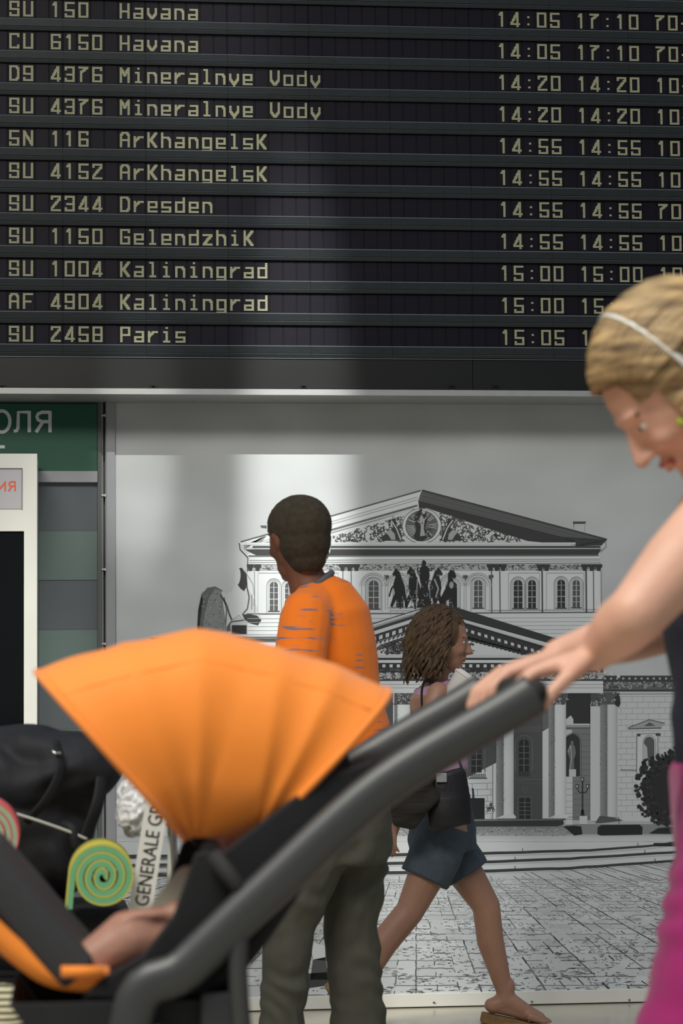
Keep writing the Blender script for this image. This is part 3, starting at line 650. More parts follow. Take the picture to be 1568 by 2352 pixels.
# panel body, frame and screws
zb_ = .0; zt_ = P(800, 906, 0).z
x0m, x1m = P(262, 1200, 0).x, P(MX1, 1200, 0).x
bm = bmesh.new(); box(bm, (x0m-.03, 0, .012), (x1m+.02, .12, zt_)); mk('backing_board', bm, m_greyframe, MURAL)
xl = P(244, 1200, 0).x
bm = bmesh.new(); box(bm, (xl, -.014, .04), (x0m+.004, .02, zt_)); mk('frame_stile', bm, m_greyframe, MURAL, bevel=.002)
bm = bmesh.new(); box(bm, (x0m+.004, -.011, P(800, 928, 0).z), (x1m, .02, zt_)); mk('frame_rail', bm, m_greyframe, MURAL, bevel=.002)
bm = bmesh.new(); box(bm, (xl, -.018, .004), (x1m, .02, P(784, 2285, 0).z)); mk('skirting_strip', bm, m_white, MURAL, bevel=.002, label='white aluminium strip with screws along the foot of the mural')
scp = None
for px, py in [(295+i*145.5, 911) for i in range(10)]+[(996, 2303), (1221, 2301), (1445, 2297), (771, 2306), (546, 2309)]:
    q = P(px, py, -.02)
    if scp is None:
        bm = bmesh.new(); bmesh.ops.create_cone(bm, cap_ends=True, segments=14, radius1=.0042, radius2=.003, depth=.004, matrix=Matrix.Rotation(math.pi/2, 4, 'X')); box(bm, (-.003, -.0026, -.0005), (.003, -.0018, .0005))
        scp = mk('screw', bm, m_screw); scp.parent = MURAL; o = scp
    else: o = scp.copy(); COL.objects.link(o)
    o.location = V(q.x, -.013 if py < 1000 else -.02, q.z)-MURAL.location
# ---------------------------------------------------------------- shopfront at the left
SHOP = thing('shop_sign', (P(110, 1000, -.02).x, -.02, P(110, 1082, -.02).z), 'green shop sign with pale Cyrillic letters ending in ОЛЯ', 'sign')
a = P(223, 1082, -.02); c = P(223, 928, -.02); x_sl = -1.35
bm = bmesh.new(); box(bm, (x_sl, -.02, a.z), (a.x, .1, c.z)); mk('sign_panel', bm, m_green, SHOP)
def font_text(name, s, size, loc, m, parent, rot=(math.pi/2, 0, 0), ext=.001, align='LEFT', bold=0.0, sx=1.0, fit=None):
    cu = bpy.data.curves.new(name, 'FONT'); cu.body = s; cu.size = size; cu.extrude = ext; cu.align_x = align; cu.offset = bold
    o = bpy.data.objects.new(name, cu); COL.objects.link(o); dg = bpy.context.evaluated_depsgraph_get(); dg.update()
    me = bpy.data.meshes.new_from_object(o.evaluated_get(dg)); bpy.data.objects.remove(o)
    if fit: sx = fit/max(v.co.x for v in me.vertices)
    me.transform(Matrix.Translation(Vector(loc)) @ (rot if isinstance(rot, Matrix) else Matrix.LocRotScale(None, __import__('mathutils').Euler(rot), None)) @ Matrix.Diagonal((sx, 1, 1, 1)))
    return mk(name, me, m, parent)
CYR = {'О': [[(2+2*math.cos(a*math.pi/10), 3+3*math.sin(a*math.pi/10)) for a in range(21)]], 'Л': [[(-.2, .35), (.5, .4), (.85, 1.2), (.95, 5.65), (3.65, 5.65)], [(3.65, 6), (3.65, 0)]],
'Я': [[(3.65, 0), (3.65, 6)], [(3.65, 5.65), (1.7, 5.65), (.7, 5.2), (.4, 4.4), (.7, 3.5), (1.7, 3.0), (3.65, 3.0)], [(1.9, 3.0), (.2, 0)]], 'И': [[(.35, 6), (.35, 0)], [(.35, .9), (3.65, 5.1)], [(3.65, 6), (3.65, 0)]], 'Т': [[(0, 5.65), (4, 5.65)], [(2, 6), (2, 0)]]}
def cyrillic(name, s, x_right, z0, h, y, wd, m, parent, adv=5.75):
    u = h/6
    for i, ch in enumerate(s[::-1]):      # each letter a cut foil piece
        bm = bmesh.new(); x0 = x_right-4*u-i*adv*u; k = 0
        for pl in CYR[ch]:
            P_ = [V(x0+(4*u-(4-a)*u*1.12), 0, z0+b*u) for a, b in pl]; n = len(P_); L_, R_ = [], []
            for j, p in enumerate(P_):
                d = (P_[min(j+1, n-1)]-P_[max(j-1, 0)]) if not (j in (0, n-1) and (P_[0]-P_[-1]).length < 1e-6) else (P_[1]-P_[-2])
                d.normalize(); q_ = V(-d.z, 0, d.x)*wd*u/2; L_.append(bm.verts.new(p+q_+V(0, y-k*.0001, 0))); R_.append(bm.verts.new(p-q_+V(0, y-k*.0001, 0)))
            for j in range(n-1): bm.faces.new((L_[j], L_[j+1], R_[j+1], R_[j]))
            k += 1
        o = mk(name, bm, m, parent); o.modifiers.new('t', 'SOLIDIFY').thickness = .0006
q = P(118, 993, -.022); cyrillic('sign_letter', 'ОЛЯ', q.x, q.z, .075, -.0212, .95, m_signletter, SHOP)
q = P(11, 1062, -.022); cyrillic('sign_letter', 'Т', q.x, P(11, 1085, -.022).z, .095, -.0212, .7, m_signletter, SHOP)
# aluminium framing of the shopfront
zA = P(150, 1082, -.02).z; zB = P(150, 1108, -.02).z; xr = P(224, 1200, 0).x; z905 = P(100, 905, 0).z; z928 = P(100, 928, 0).z
bm = bmesh.new(); box(bm, (x_sl, -.024, zB), (xr, .1, zA)); tag(mk('trim_1', bm, m_greyframe, bevel=.002), kind='structure')
bm = bmesh.new(); box(bm, (x_sl, -.01, z928+.001), (xr, .1, 2.2)); tag(mk('trim_2', bm, m_dkframe), kind='structure')
bm = bmesh.new(); box(bm, (xr, -.012, 0), (P(233, 1200, 0).x, .1, 2.2)); tag(mk('trim_3', bm, m_dkframe), kind='structure')
bm = bmesh.new(); box(bm, (P(233, 1200, 0).x, .03, 0), (xl, .1, 2.2)); tag(mk('trim_4', bm, m_dkframe), kind='structure')
WIN = bpy.data.objects.new('window_1', None); WIN.location = (xr, 0, 0); COL.objects.link(WIN); WIN['kind'] = 'structure'
ys = [1108, 1219, 1332, 1446, 1560, 1675, 1790, 1905, 2020, 2135, 2250, 2318]
for i in range(len(ys)-1):
    za, zc = P(150, ys[i+1], 0).z, P(150, ys[i], 0).z
    bm = bmesh.new(); box(bm, (x_sl, .0 if i % 2 else .003, max(za, 0.01)), (xr-.001, .06, zc-.0008))
    mk('pane' if i % 2 == 0 else 'frosted_band', bm, m_mirror if i % 2 == 0 else m_frost, WIN)
# ribbed conduit with clips
CON = thing('cable_conduit', (P(235, 2000, .01).x, 0.01, 0.0), 'grey ribbed cable conduit clipped between shop window and mural frame', 'conduit')
bm = bmesh.new(); xq = P(232, 930, .01).x; xb = P(234.5, 1600, .01).x
n = 700; pts = [V(xq+(xb-xq)*min(1, (1-k/n)*1.3), .006, .01+(P(234, 915, 0).z-.01)*k/n) for k in range(n+1)]
tube(bm, pts, [.0088 if k % 2 else .0072 for k in range(n+1)], 10); mk('ribbed_pipe', bm, m_conduit, CON, smooth=False)
cp = None
for py in (954, 1138, 1308, 1479, 1650, 1820, 1990, 2160):
    q = P(238, py, 0)
    if cp is None:
        bm = bmesh.new(); box(bm, (-.010, -.006, -.003), (.011, .026, .003)); tube(bm, [V(-.002, 0, -.0035), V(-.002, 0, .0035)], .0105, 12); box(bm, (.006, -.009, -.0045), (.011, .0, .0045))
        cp = mk('clip', bm, m_tie); cp.parent = CON; o = cp
    else: o = cp.copy(); COL.objects.link(o)
    o.location = V(q.x-.003, .004, q.z)-CON.location
bm = bmesh.new(); tube(bm, [V(P(243, 1140, 0).x, .004, P(243, 1140, 0).z), V(P(244, 1230, 0).x, .004, P(244, 1230, 0).z), V(P(245, 1400, 0).x, .006, P(243, 1400, 0).z), V(P(246, 1700, 0).x, .006, .2)], .0022, 8); mk('cable', bm, m_tie, CON, label='thin pale cable beside the ribbed pipe')
# ---------------------------------------------------------------- white kiosk
KY = -.34
KI = thing('ticket_kiosk', (P(40, 1700, KY).x, KY, 0), 'white kiosk with black glass front and small sign with orange letters', 'kiosk')
xk = P(85, 1300, KY).x; zk = P(60, 1042, KY).z; xin = P(55, 1300, KY).x; zs0 = P(30, 1220, KY).z; k0 = -1.25
bm = bmesh.new()
box(bm, (xin, KY, 0.0), (xk, -.06, zk)); box(bm, (k0, KY, zs0), (xin, -.06, zk-.0))
mk('housing', bm, m_white, KI)
bm = bmesh.new(); box(bm, (k0, KY+.012, .25), (xin-.0006, -.07, zs0-.0006)); mk('glass_front', bm, m_screen, KI)
bm = bmesh.new(); box(bm, (k0, KY+.004, 0), (xin-.0006, -.07, .249)); mk('plinth', bm, m_white, KI)
s0, s1 = P(50, 1169, KY), P(50, 1077, KY)
bm = bmesh.new(); box(bm, (k0+.05, KY-.003, s0.z), (s0.x, KY+.01, s1.z)); mk('lit_sign', bm, m_greypl, KI, label='milky grey sign field')
bm = bmesh.new()
for a_, b_ in (((s0.x, KY-.006, s0.z-.002), (s0.x+.002, KY+.002, s1.z+.002)), ((k0+.05, KY-.006, s1.z), (s0.x, KY+.002, s1.z+.002))): box(bm, a_, b_)
mk('sign_rim', bm, m_dkframe, KI)
q = P(36, 1128, KY-.004); cyrillic('kiosk_letter', 'ИЯ', q.x, q.z, .0335, KY-.0036, .9, m_red, KI, 5.9)
# ---------------------------------------------------------------- people
def skin_mat(name, rgb): return mat(name, rgb, .5, noise_amt=.06, nscale=14, bump=.04, bscale=120, sss=.12)
m_skin_man = skin_mat('tanned skin', (122, 78, 58)); m_skin_girl = skin_mat('warm light skin', (164, 122, 100)); m_skin_woman = skin_mat('sunlit skin', (216, 168, 144)); m_skin_child = skin_mat('child skin', (168, 124, 106))
m_eye = mat('eye white', (230, 228, 222), .2); m_iris = mat('brown iris', (60, 44, 30), .2); m_lip = mat('lips', (176, 96, 88), .45)
m_orange = mat('orange jersey', (246, 122, 8), .85, noise_amt=.03, nscale=8, bump=.1, bscale=400, sheen=.2)
m_trouser = mat('olive grey twill', (76, 75, 64), .85, noise_amt=.08, nscale=14, bump=.15, bscale=300)
m_collar = mat('grey rib collar', (92, 92, 100), .9, bump=.2, bscale=300)
m_shoe = mat('worn dark leather', (52, 46, 42), .5)
def head(bm, c, fwd, up, H, jaw=1.0, nose=1.0):
    """skull, face, nose, ears and lips; c is the middle of the head, H its height chin to crown"""
    R = basis(fwd, up); c = Vector(c); w = lambda x, y, z: c+R @ V(x*H, y*H, z*H)
    ell(bm, w(-.07, 0, .13), (.41*H, .335*H, .36*H), R); ell(bm, w(.04, 0, -.02), (.32*H, .29*H, .37*H), R)
    ell(bm, w(.15, 0, -.27*1), (.19*H*jaw, .2*H*jaw, .2*H), R); ell(bm, w(.25, 0, -.38), (.09*H, .1*H, .085*H), R)
    ell(bm, w(.2, .0, .04), (.15*H, .22*H, .2*H), R); ell(bm, w(.3, 0, .12), (.06*H, .2*H, .045*H), R)
    for s in (-1, 1):
        ell(bm, w(.235, .13*s, -.1), (.1*H, .1*H, .09*H), R); ell(bm, w(-.02, .31*s, -.02), (.06*H, .025*H, .105*H), basis(R @ V(1, -.35*s, .12), R @ V(.1, 0, 1)))
        ell(bm, w(.0, .325*s, .04), (.05*H, .02*H, .05*H), R)
    chain(bm, [w(.335, 0, .06), w(.41, 0, -.08*nose), w(.43*1, 0, -.12)], [.03*H, .042*H, .046*H], 10)
    for s in (-1, 1): ell(bm, w(.375, .045*s, -.13), (.035*H, .03*H, .028*H), R)
    ell(bm, w(.33, 0, -.225), (.05*H, .085*H, .028*H), R); ell(bm, w(.325, 0, -.262), (.045*H, .075*H, .028*H), R)
    return R, w
def face_parts(c, fwd, up, H, parent):
    R = basis(fwd, up); w = lambda x, y, z: Vector(c)+R @ V(x*H, y*H, z*H)
    for s in (-1, 1):
        bm = bmesh.new(); ell(bm, w(.272, .125*s, .025), (.05*H, .054*H, .038*H), R, 14); e = mk('eye', bm, m_eye, parent, True)
        bm = bmesh.new(); ell(bm, w(.304, .128*s, .025), (.022*H, .024*H, .024*H), R, 12); mk('iris', bm, m_iris, e, True)
        bm = bmesh.new(); tube(bm, [w(.318, .05*s, .1), w(.322, .12*s, .12), w(.275, .2*s, .1)], [.01*H, .014*H, .008*H], 8); mk('eyebrow', bm, m_brow, parent, True)
    bm = bmesh.new(); tube(bm, bez([w(.315, -.085, -.24), w(.362, -.03, -.225), w(.362, .03, -.225), w(.315, .085, -.24)], 4), .016*H, 8); tube(bm, bez([w(.312, -.075, -.25), w(.354, 0, -.268), w(.312, .075, -.25)], 4), .017*H, 8); mk('lips', bm, m_lip, parent, True)
m_brow = mat('brown brow', (62, 46, 34), .9)
def hand(bm, wrist, dirv, palm_n, side, L=.17, curl=.35, spread=.06, thumb_out=.9):
    """palm with four unequal bent fingers and a thumb from its side; palm_n points out of the palm; side = +1/-1 where the thumb is"""
    d = Vector(dirv).normalized(); n = Vector(palm_n); n = (n-d*n.dot(d)).normalized(); s = d.cross(n)*side; k = L/.18
    wr = Vector(wrist); R = Matrix((d, s, n)).transposed()
    kn = wr+d*.088*k
    for q in (-.028, -.010, .010, .028): chain(bm, [wr+s*q*.6*k+d*.004, wr+d*.05*k+s*q*.9*k, kn+s*q*k*1.02], [.0145*k, .0135*k, .0105*k], 10)
    ell(bm, wr+d*.045*k, (.05*k, .035*k, .0135*k), R, 16)
    lens = ((.044, .026, .020), (.046, .029, .021), (.043, .027, .020), (.034, .020, .017)); offs = (.031, .0105, -.0105, -.031)
    for i, (ln, q) in enumerate(zip(lens, offs)):
        p = kn+s*q*k; a = curl*(.75+.1*i); dd = (d+s*(q*spread*20)).normalized(); pts = [p]; rs = [.0098*k]
        for j, l_ in enumerate(ln):
            a_ = a*(j+.6); v = dd*math.cos(a_)+n*math.sin(a_); p = p+v*l_*k; pts.append(p); rs.append((.0088, .0080, .0070)[j]*k)
        chain(bm, pts, rs, 10)
    b0 = wr+d*.02*k+s*.026*k+n*.006*k; t = (d*.62+s*thumb_out*.7+n*.25).normalized(); b1 = b0+t*.042*k; t2 = (d*.85+s*.35*thumb_out+n*.4).normalized(); b2 = b1+t2*.033*k; b3 = b2+(t2*.9+n*.3).normalized()*.024*k
    chain(bm, [b0, b1, b2, b3], [.0165*k, .012*k, .0105*k, .0085*k], 10)
def foot(bm, ankle, toe_dir, L=.25, pitch=0.0):
    a = Vector(ankle); d = Vector(toe_dir).normalized(); s = d.cross(V(0, 0, 1)).normalized(); u = s.cross(d).normalized(); k = L/.25
    heel = a-d*.045*k-u*.055*k
    chain(bm, [a+u*.03*k, a-u*.03*k, heel+d*.01*k], [.034*k, .036*k, .032*k]); chain(bm, [a-u*.025*k+d*.02*k, a+d*.1*k-u*.055*k, a+d*.15*k-u*.066*k], [.036*k, .03*k, .024*k])
    for i, q in enumerate((-.034, -.014, .002, .017, .031)):
        l_ = (.188, .196, .19, .18, .168)[i]; chain(bm, [a+d*.11*k+s*q*k-u*.064*k, a+d*l_*k+s*q*1.15*k-u*.074*k], [.018*k, (.0125, .0095, .009, .0085, .008)[i]*k], 10)
    chain(bm, [heel, heel+d*.1*k-u*.003, a+d*.14*k-u*.068*k], [.028*k, .026*k, .028*k])
def slab(bm, pts, half, th, n, seg=12):
    """flattened limb: section half wide, th thick, across direction n"""
    tube(bm, pts, 1.0 if not isinstance(half, list) else half, seg, flat=(1, th), up=n)
def torso(bm, pts, widths, depths, side):
    """stack of oval sections from hips to shoulders"""
    side = Vector(side).normalized(); rings = []; n = len(pts)
    P_ = [Vector(p) for p in pts]
    for i, p in enumerate(P_):
        d = (P_[min(i+1, n-1)]-P_[max(i-1, 0)]).normalized(); s = (side-d*side.dot(d)).normalized(); f = d.cross(s)
        rings.append([bm.verts.new(p+s*math.cos(a)*widths[i]*(1-.10*abs(math.sin(2*a)))+f*math.sin(a)*depths[i]) for a in [2*math.pi*k/28 for k in range(28)]])
    for a, b in zip(rings, rings[1:]):
        for k in range(28): bm.faces.new((a[k], a[(k+1) % 28], b[(k+1) % 28], b[k]))
    bm.faces.new(rings[0][::-1]); bm.faces.new(rings[-1])
def drop(p, z): return V(p.x, p.y, z)

# ---- the man in the orange T-shirt -------------------------------------------------
YM = -2.07
def A(px, py, dy=0.0): return P(px, py, YM+dy)
hc = A(682, 1238); Fm = V(-.50, .86, -.12); Um = V(-.08, 0.02, 1)
hipc = A(782, 1842); MAN = thing('person', drop(hipc, 0), 'person in orange printed T-shirt and olive trousers walking past the mural, head turned away', 'person')
F = V(-.78, .62, 0).normalized(); Ls = V(0, 0, 1).cross(F)                     # left side of the body (towards the camera)
nb = A(716, 1352, .0); chest = A(756, 1500, .0); waist = A(782, 1700)
shL = A(702, 1420, -.12); shR = nb-Ls*.135+V(.012, 0, -.07)
elL = A(676, 1600, -.21); wrL = A(560, 1700, -.16)
elR = shR+V(.02, .06, -.24); wrR = elR+V(-.12, .05, -.17)
hL, hR = hipc+Ls*.075, hipc-Ls*.075
knL, knR = A(655, 2125, -.07), A(806, 2140, .06)
anL, anR = drop(A(642, 2480, -.06), .10), drop(A(818, 2500, .08), .10)
bm = bmesh.new(); head(bm, hc, Fm, Um, .232, jaw=.95)
chain(bm, [hc+V(.015, -.01, -.06), A(700, 1320), nb+V(.01, 0, -.04)], [.048, .050, .062])
torso(bm, [hipc+V(0, 0, -.07), hipc, waist, chest, nb+V(.012, 0, -.05)], [.13, .145, .125, .155, .09], [.09, .105, .09, .105, .07], Ls)
chain(bm, [shL, elL, wrL], [.048, .037, .026]); chain(bm, [shR, elR, wrR], [.048, .037, .026])
hand(bm, wrL, V(-.9, .1, -.3), V(0, 1, .1), 1, .165, .5); hand(bm, wrR, V(-.7, .1, -.7), V(0, -1, 0), -1, .165, .5)
for a, b, c in ((hL, knL, anL), (hR, knR, anR)): chain(bm, [a, b, c], [.08, .052, .036]); foot(bm, c+V(.02, 0, -.02), V(-.9, .2, -.02), .17)
mk('body', melt('body', bm, .006, 4), m_skin_man, MAN); face_parts(hc, Fm, Um, .232, MAN)
# cropped hair
R, wv = basis(Fm, Um), None; w = lambda x, y, z: hc+R @ V(x*.232, y*.232, z*.232)
bm = bmesh.new(); ell(bm, w(-.075, 0, .14), (.43*.232, .348*.232, .362*.232), R, 28); ell(bm, w(-.12, 0, -.04), (.34*.232, .312*.232, .32*.232), R, 24); ell(bm, w(-.15, 0, -.25), (.22*.232, .22*.232, .2*.232), R, 24)
mh = melt('hair', bm, .005, 3, lambda co: np.array([.0016*noise.noise(Vector(c*140)) for c in co]))
m_crop = mat('cropped dark brown hair', (58, 50, 36), .9, noise_amt=.25, nscale=60, bump=.5, bscale=500)
# cut the hair back from the face
bmh = bmesh.new(); bmh.from_mesh(mh); Ri = R.inverted()
kill = []
for v in bmh.verts:
    l = Ri @ (v.co-hc)/.232
    if l.x > .16+max(0, (l.z-.18))*.9 or (l.x > .06 and l.z < .10) or (l.x > -.02 and l.z < -.06) or l.z < -.42: kill.append(v)
bmesh.ops.delete(bmh, geom=kill, context='VERTS'); mk('hair', bmh, m_crop, MAN, True)
# T-shirt: torso, sleeves, hem
bm = bmesh.new()
torso(bm, [A(802, 1795), A(800, 1770), A(796, 1700), A(776, 1600), A(760, 1490), A(752, 1410), A(738, 1368), A(718, 1343)], [.165, .165, .148, .142, .150, .140, .102, .055], [.125, .125, .118, .11, .118, .108, .082, .052], Ls)
ell(bm, A(704, 1392), (.062, .08, .05)); chain(bm, [shL+V(0, 0, .004), shL*.42+elL*.58+V(0, 0, 0), shL*.2+elL*.8], [.068, .069, .076]); chain(bm, [shL, A(730, 1385)], [.068, .07]); chain(bm, [shR, shR*.35+elR*.65], [.068, .075])
m_shirt = mat('orange jersey with print', (250, 124, 6), .85, bump=.1, bscale=400, sheen=.15)
t = m_shirt.node_tree; b = t.nodes['Principled BSDF']; tcn = t.nodes.new('ShaderNodeTexCoord'); mpn = t.nodes.new('ShaderNodeMapping'); mpn.inputs['Scale'].default_value = (10, 10, 95); t.links.new(tcn.outputs['Object'], mpn.inputs[0])
nn = t.nodes.new('ShaderNodeTexNoise'); nn.inputs['Scale'].default_value = 1.0; nn.inputs['Detail'].default_value = 2; t.links.new(mpn.outputs[0], nn.inputs[0])
rr = t.nodes.new('ShaderNodeValToRGB'); rr.color_ramp.elements[0].position = .56; rr.color_ramp.elements[1].position = .62; t.links.new(nn.outputs[0], rr.inputs[0])
mp2 = t.nodes.new('ShaderNodeMapping'); mp2.inputs['Scale'].default_value = (9, 9, 6); t.links.new(tcn.outputs['Object'], mp2.inputs[0]); nn2 = t.nodes.new('ShaderNodeTexNoise'); nn2.inputs['Scale'].default_value = 1; t.links.new(mp2.outputs[0], nn2.inputs[0])
r2 = t.nodes.new('ShaderNodeValToRGB'); r2.color_ramp.elements[0].position = .50; r2.color_ramp.elements[1].position = .56; t.links.new(nn2.outputs[0], r2.inputs[0])
mu = t.nodes.new('ShaderNodeMath'); mu.operation = 'MULTIPLY'; t.links.new(rr.outputs[0], mu.inputs[0]); t.links.new(r2.outputs[0], mu.inputs[1])
mx = t.nodes.new('ShaderNodeMix'); mx.data_type = 'RGBA'; mx.inputs[6].default_value = (*lin((250, 124, 6)), 1); mx.inputs[7].default_value = (*lin((128, 112, 120)), 1); t.links.new(mu.outputs[0], mx.inputs[0]); t.links.new(mx.outputs[2], b.inputs['Base Color'])
SH = mk('t_shirt', melt('t_shirt', bm, .007, 4, folds(.0035, 9, (.3, 0, 1), 1.6, 3)), m_shirt, MAN)
bm = bmesh.new(); cpt = A(714, 1350); Rr = basis(V(-.45, .2, .9), V(.9, 0, .4))
ring = [cpt+V(.056*math.cos(a), .054*math.sin(a), .040*math.cos(a)) for a in [2*math.pi*k/24 for k in range(25)]]
tube(bm, ring, .0085, 8, caps=False); mk('collar', bm, m_collar, SH, True)
# trousers
bm = bmesh.new()
torso(bm, [hipc+V(0, 0, -.16), hipc+V(0, 0, -.08), hipc, hipc+V(0, 0, .06)], [.16, .165, .15, .135], [.12, .125, .12, .115], Ls)
chain(bm, [hL+V(0, 0, -.05), knL+V(.01, 0, 0), knL*.45+anL*.55, drop(anL, .09)], [.105, .066, .060, .066]); chain(bm, [hR+V(0, 0, -.05), knR, knR*.45+anR*.55+V(.01, 0, 0), drop(anR, .09)], [.105, .074, .074, .082])
mk('trousers', melt('trousers', bm, .008, 2, folds(.008, 7, (.25, 0, 1), 2.0, 8)), m_trouser, MAN)
for an in (anL, anR):
    bm = bmesh.new(); d = V(-.9, .2, 0).normalized(); chain(bm, [drop(an, .055)-d*.05, drop(an, .05)+d*.1, drop(an, .045)+d*.17], [.042, .042, .034])
    mm = melt('shoe', bm, .006, 3); mm.transform(Matrix.Translation((0, 0, .0))); o = mk('shoe', mm, m_shoe, MAN)
# ---- the girl ----------------------------------------------------------------------
YG = -.47
def B(px, py, dy=0.0): return P(px, py, YG+dy)
gh = B(1022, 1474); Fg = V(.96, -.12, -.14); Ug = V(.12, 0, 1); HG = .205
hipg = B(1015, 1900); GIRL = thing('person', drop(hipg, 0), 'person with long wavy brown hair, lilac top and denim shorts striding along the mural', 'person')
m_brown = mat('wavy brown hair', (98, 72, 44), .55, rgb2=(52, 38, 22), nscale=30, stretch=(4, 4, .8), bump=.4, bscale=200)
m_lilac = mat('lilac cotton', (190, 150, 176), .85, noise_amt=.06, nscale=20, bump=.2, bscale=300)
m_denim = mat('grey blue denim', (72, 82, 92), .9, noise_amt=.12, nscale=40, bump=.25, bscale=400)
ng = B(1000, 1566); Sg = V(0, -1, 0)                                           # her right side is towards the camera
sgR, sgL = ng+V(-.01, -.125, -.035), ng+V(.015, .125, -.035)
egR, wgR = B(945, 1745, -.17), B(912, 1868, -.2)
egL, wgL = B(1085, 1700, .0), B(1088, 1625, -.10)
hgR, hgL = hipg+V(0, -.07, -.02), hipg+V(0, .07, -.02)
kgR, kgL = B(940, 2094, -.09), B(1116, 2080, .05)
agR, agL = B(832, 2262, -.09), B(1160, 2282, .05)
bm = bmesh.new(); head(bm, gh, Fg, Ug, HG, jaw=.9, nose=.9)
chain(bm, [gh+V(-.01, 0, -.05), ng+V(0, 0, .0), ng+V(-.005, 0, -.06)], [.038, .038, .05])
torso(bm, [hipg+V(0, 0, -.06), hipg+V(0, 0, .02), B(1008, 1790), B(1000, 1680), B(992, 1600), ng+V(-.006, 0, -.02)], [.115, .125, .092, .105, .115, .05], [.085, .09, .07, .082, .075, .045], V(0, 1, 0))
chain(bm, [sgR, egR, wgR], [.036, .029, .020]); chain(bm, [sgL, egL, wgL], [.036, .029, .020])
hand(bm, wgR, V(-.3, 0, -1), V(.9, .4, 0), -1, .145, .4); hand(bm, wgL, V(-.1, -.1, 1), V(-.9, .3, .1), 1, .145, .75)
chain(bm, [hgR, kgR, kgR*.55+agR*.45+V(-.012, 0, .01), agR], [.078, .047, .047, .028]); chain(bm, [hgL, kgL, kgL*.6+agL*.4+V(-.012, 0, 0), agL], [.078, .047, .046, .028])
foot(bm, agR, V(.45, 0, -.75), .205); foot(bm, agL, V(.93, -.1, -.2), .215)
mk('body', melt('body', bm, .0055, 3), m_skin_girl, GIRL); face_parts(gh, Fg, Ug, HG, GIRL)
def locks(bm, roots, n, length, rad, fwd_ok, seedv, gravity=.9, wave=.012, freq=5):
    rn = random.Random(seedv)
    c, R_, rx, ry, rz = roots
    for _ in range(n):
        for __ in range(30):
            u, v = rn.uniform(0, 6.283), rn.uniform(-.25, 1); q = math.sqrt(1-v*v) if abs(v) < 1 else 0; l = V(q*math.cos(u), q*math.sin(u), v)
            if fwd_ok(l): break
        p = c+R_ @ V(l.x*rx, l.y*ry, l.z*rz); out = (R_ @ l).normalized(); pts = [p-out*.004]; d = (out*.25+V(0, 0, -.6*max(0, 1-v))+(R_ @ V(-1, 0, 0))*.5).normalized(); L = length*rn.uniform(.7, 1.1); ph = rn.uniform(0, 6.28); sd = out.cross(V(0, 0, 1)); sd = sd.normalized() if sd.length > .1 else V(0, 1, 0)
        m = 14
        for k in range(1, m):
            d = (d*.75+V(0, 0, -1)*gravity*.3+rn.uniform(-.04, .04)*V(1, 0, 0)).normalized(); nx_ = pts[-1]+d*L/m
            l2 = R_.inverted() @ (nx_-c); e_ = (l2.x/rx)**2+(l2.y/ry)**2+(l2.z/rz)**2
            if e_ < 1.04: nx_ = c+R_ @ (l2*(1.02/math.sqrt(e_)))
            pts.append(nx_)
        pw = [q_+sd*wave*math.sin(ph+freq*k/m*6.28)*min(1, k/4)+out*wave*.5*math.cos(ph+freq*k/m*6.28)*min(1, k/4) for k, q_ in enumerate(pts)]
        tube(bm, pw, [rad*(.7+.5*math.sin(math.pi*min(1, (k+1)/m)))*(1 if k < m-3 else (m-k)/3.5) for k in range(m)], 6)
R = basis(Fg, Ug)
bm = bmesh.new(); ell(bm, gh+R @ V(-.022, 0, .032), (.096, .082, .088), R, 28)
bmh = bm
for v in bm.verts: v.co += v.normal*0
l_kill = [v for v in bm.verts if (R.inverted() @ (v.co-gh)).x > .045+max(0, (R.inverted() @ (v.co-gh)).z-.05)*.8]
bmesh.ops.delete(bm, geom=l_kill, context='VERTS')
locks(bm, (gh+R @ V(-.02, 0, .03), R, .090, .078, .086), 360, .175, .0058, lambda l: l.x < .42 and (l.z > .05 or l.x < .2), 5, wave=.011, freq=2.2)
HAIRG = mk('hair', bm, m_brown, GIRL, True)
bm = bmesh.new()
torso(bm, [B(1014, 1770), B(1012, 1740), B(1014, 1690), B(1012, 1640), B(998, 1600), B(990, 1572)], [.108, .105, .108, .120, .118, .09], [.086, .085, .098, .104, .085, .06], V(0, 1, 0))
mk('sleeveless_top', melt('sleeveless_top', bm, .006, 3, folds(.004, 14, (0, 0, 1), 1.2, 5)), m_lilac, GIRL)
bm = bmesh.new(); torso(bm, [hipg+V(0, 0, -.075), hipg+V(0, 0, -.03), hipg+V(0, 0, .05), B(1010, 1815)], [.125, .135, .13, .115], [.112, .115, .105, .09], V(0, 1, 0))
for h_, k_ in ((hgR, kgR), (hgL, kgL)): e_ = h_*.42+k_*.58; tube(bm, [h_+V(0, 0, .03), h_*.7+k_*.3, e_], [.086, .088, .084], 20)
mk('shorts', melt('shorts', bm, .006, 2, folds(.003, 16, (.2, 0, 1), 1.2, 2)), m_denim, GIRL)
m_sandal = mat('tan cork sandal', (128, 98, 56), .7, noise_amt=.15, nscale=60)
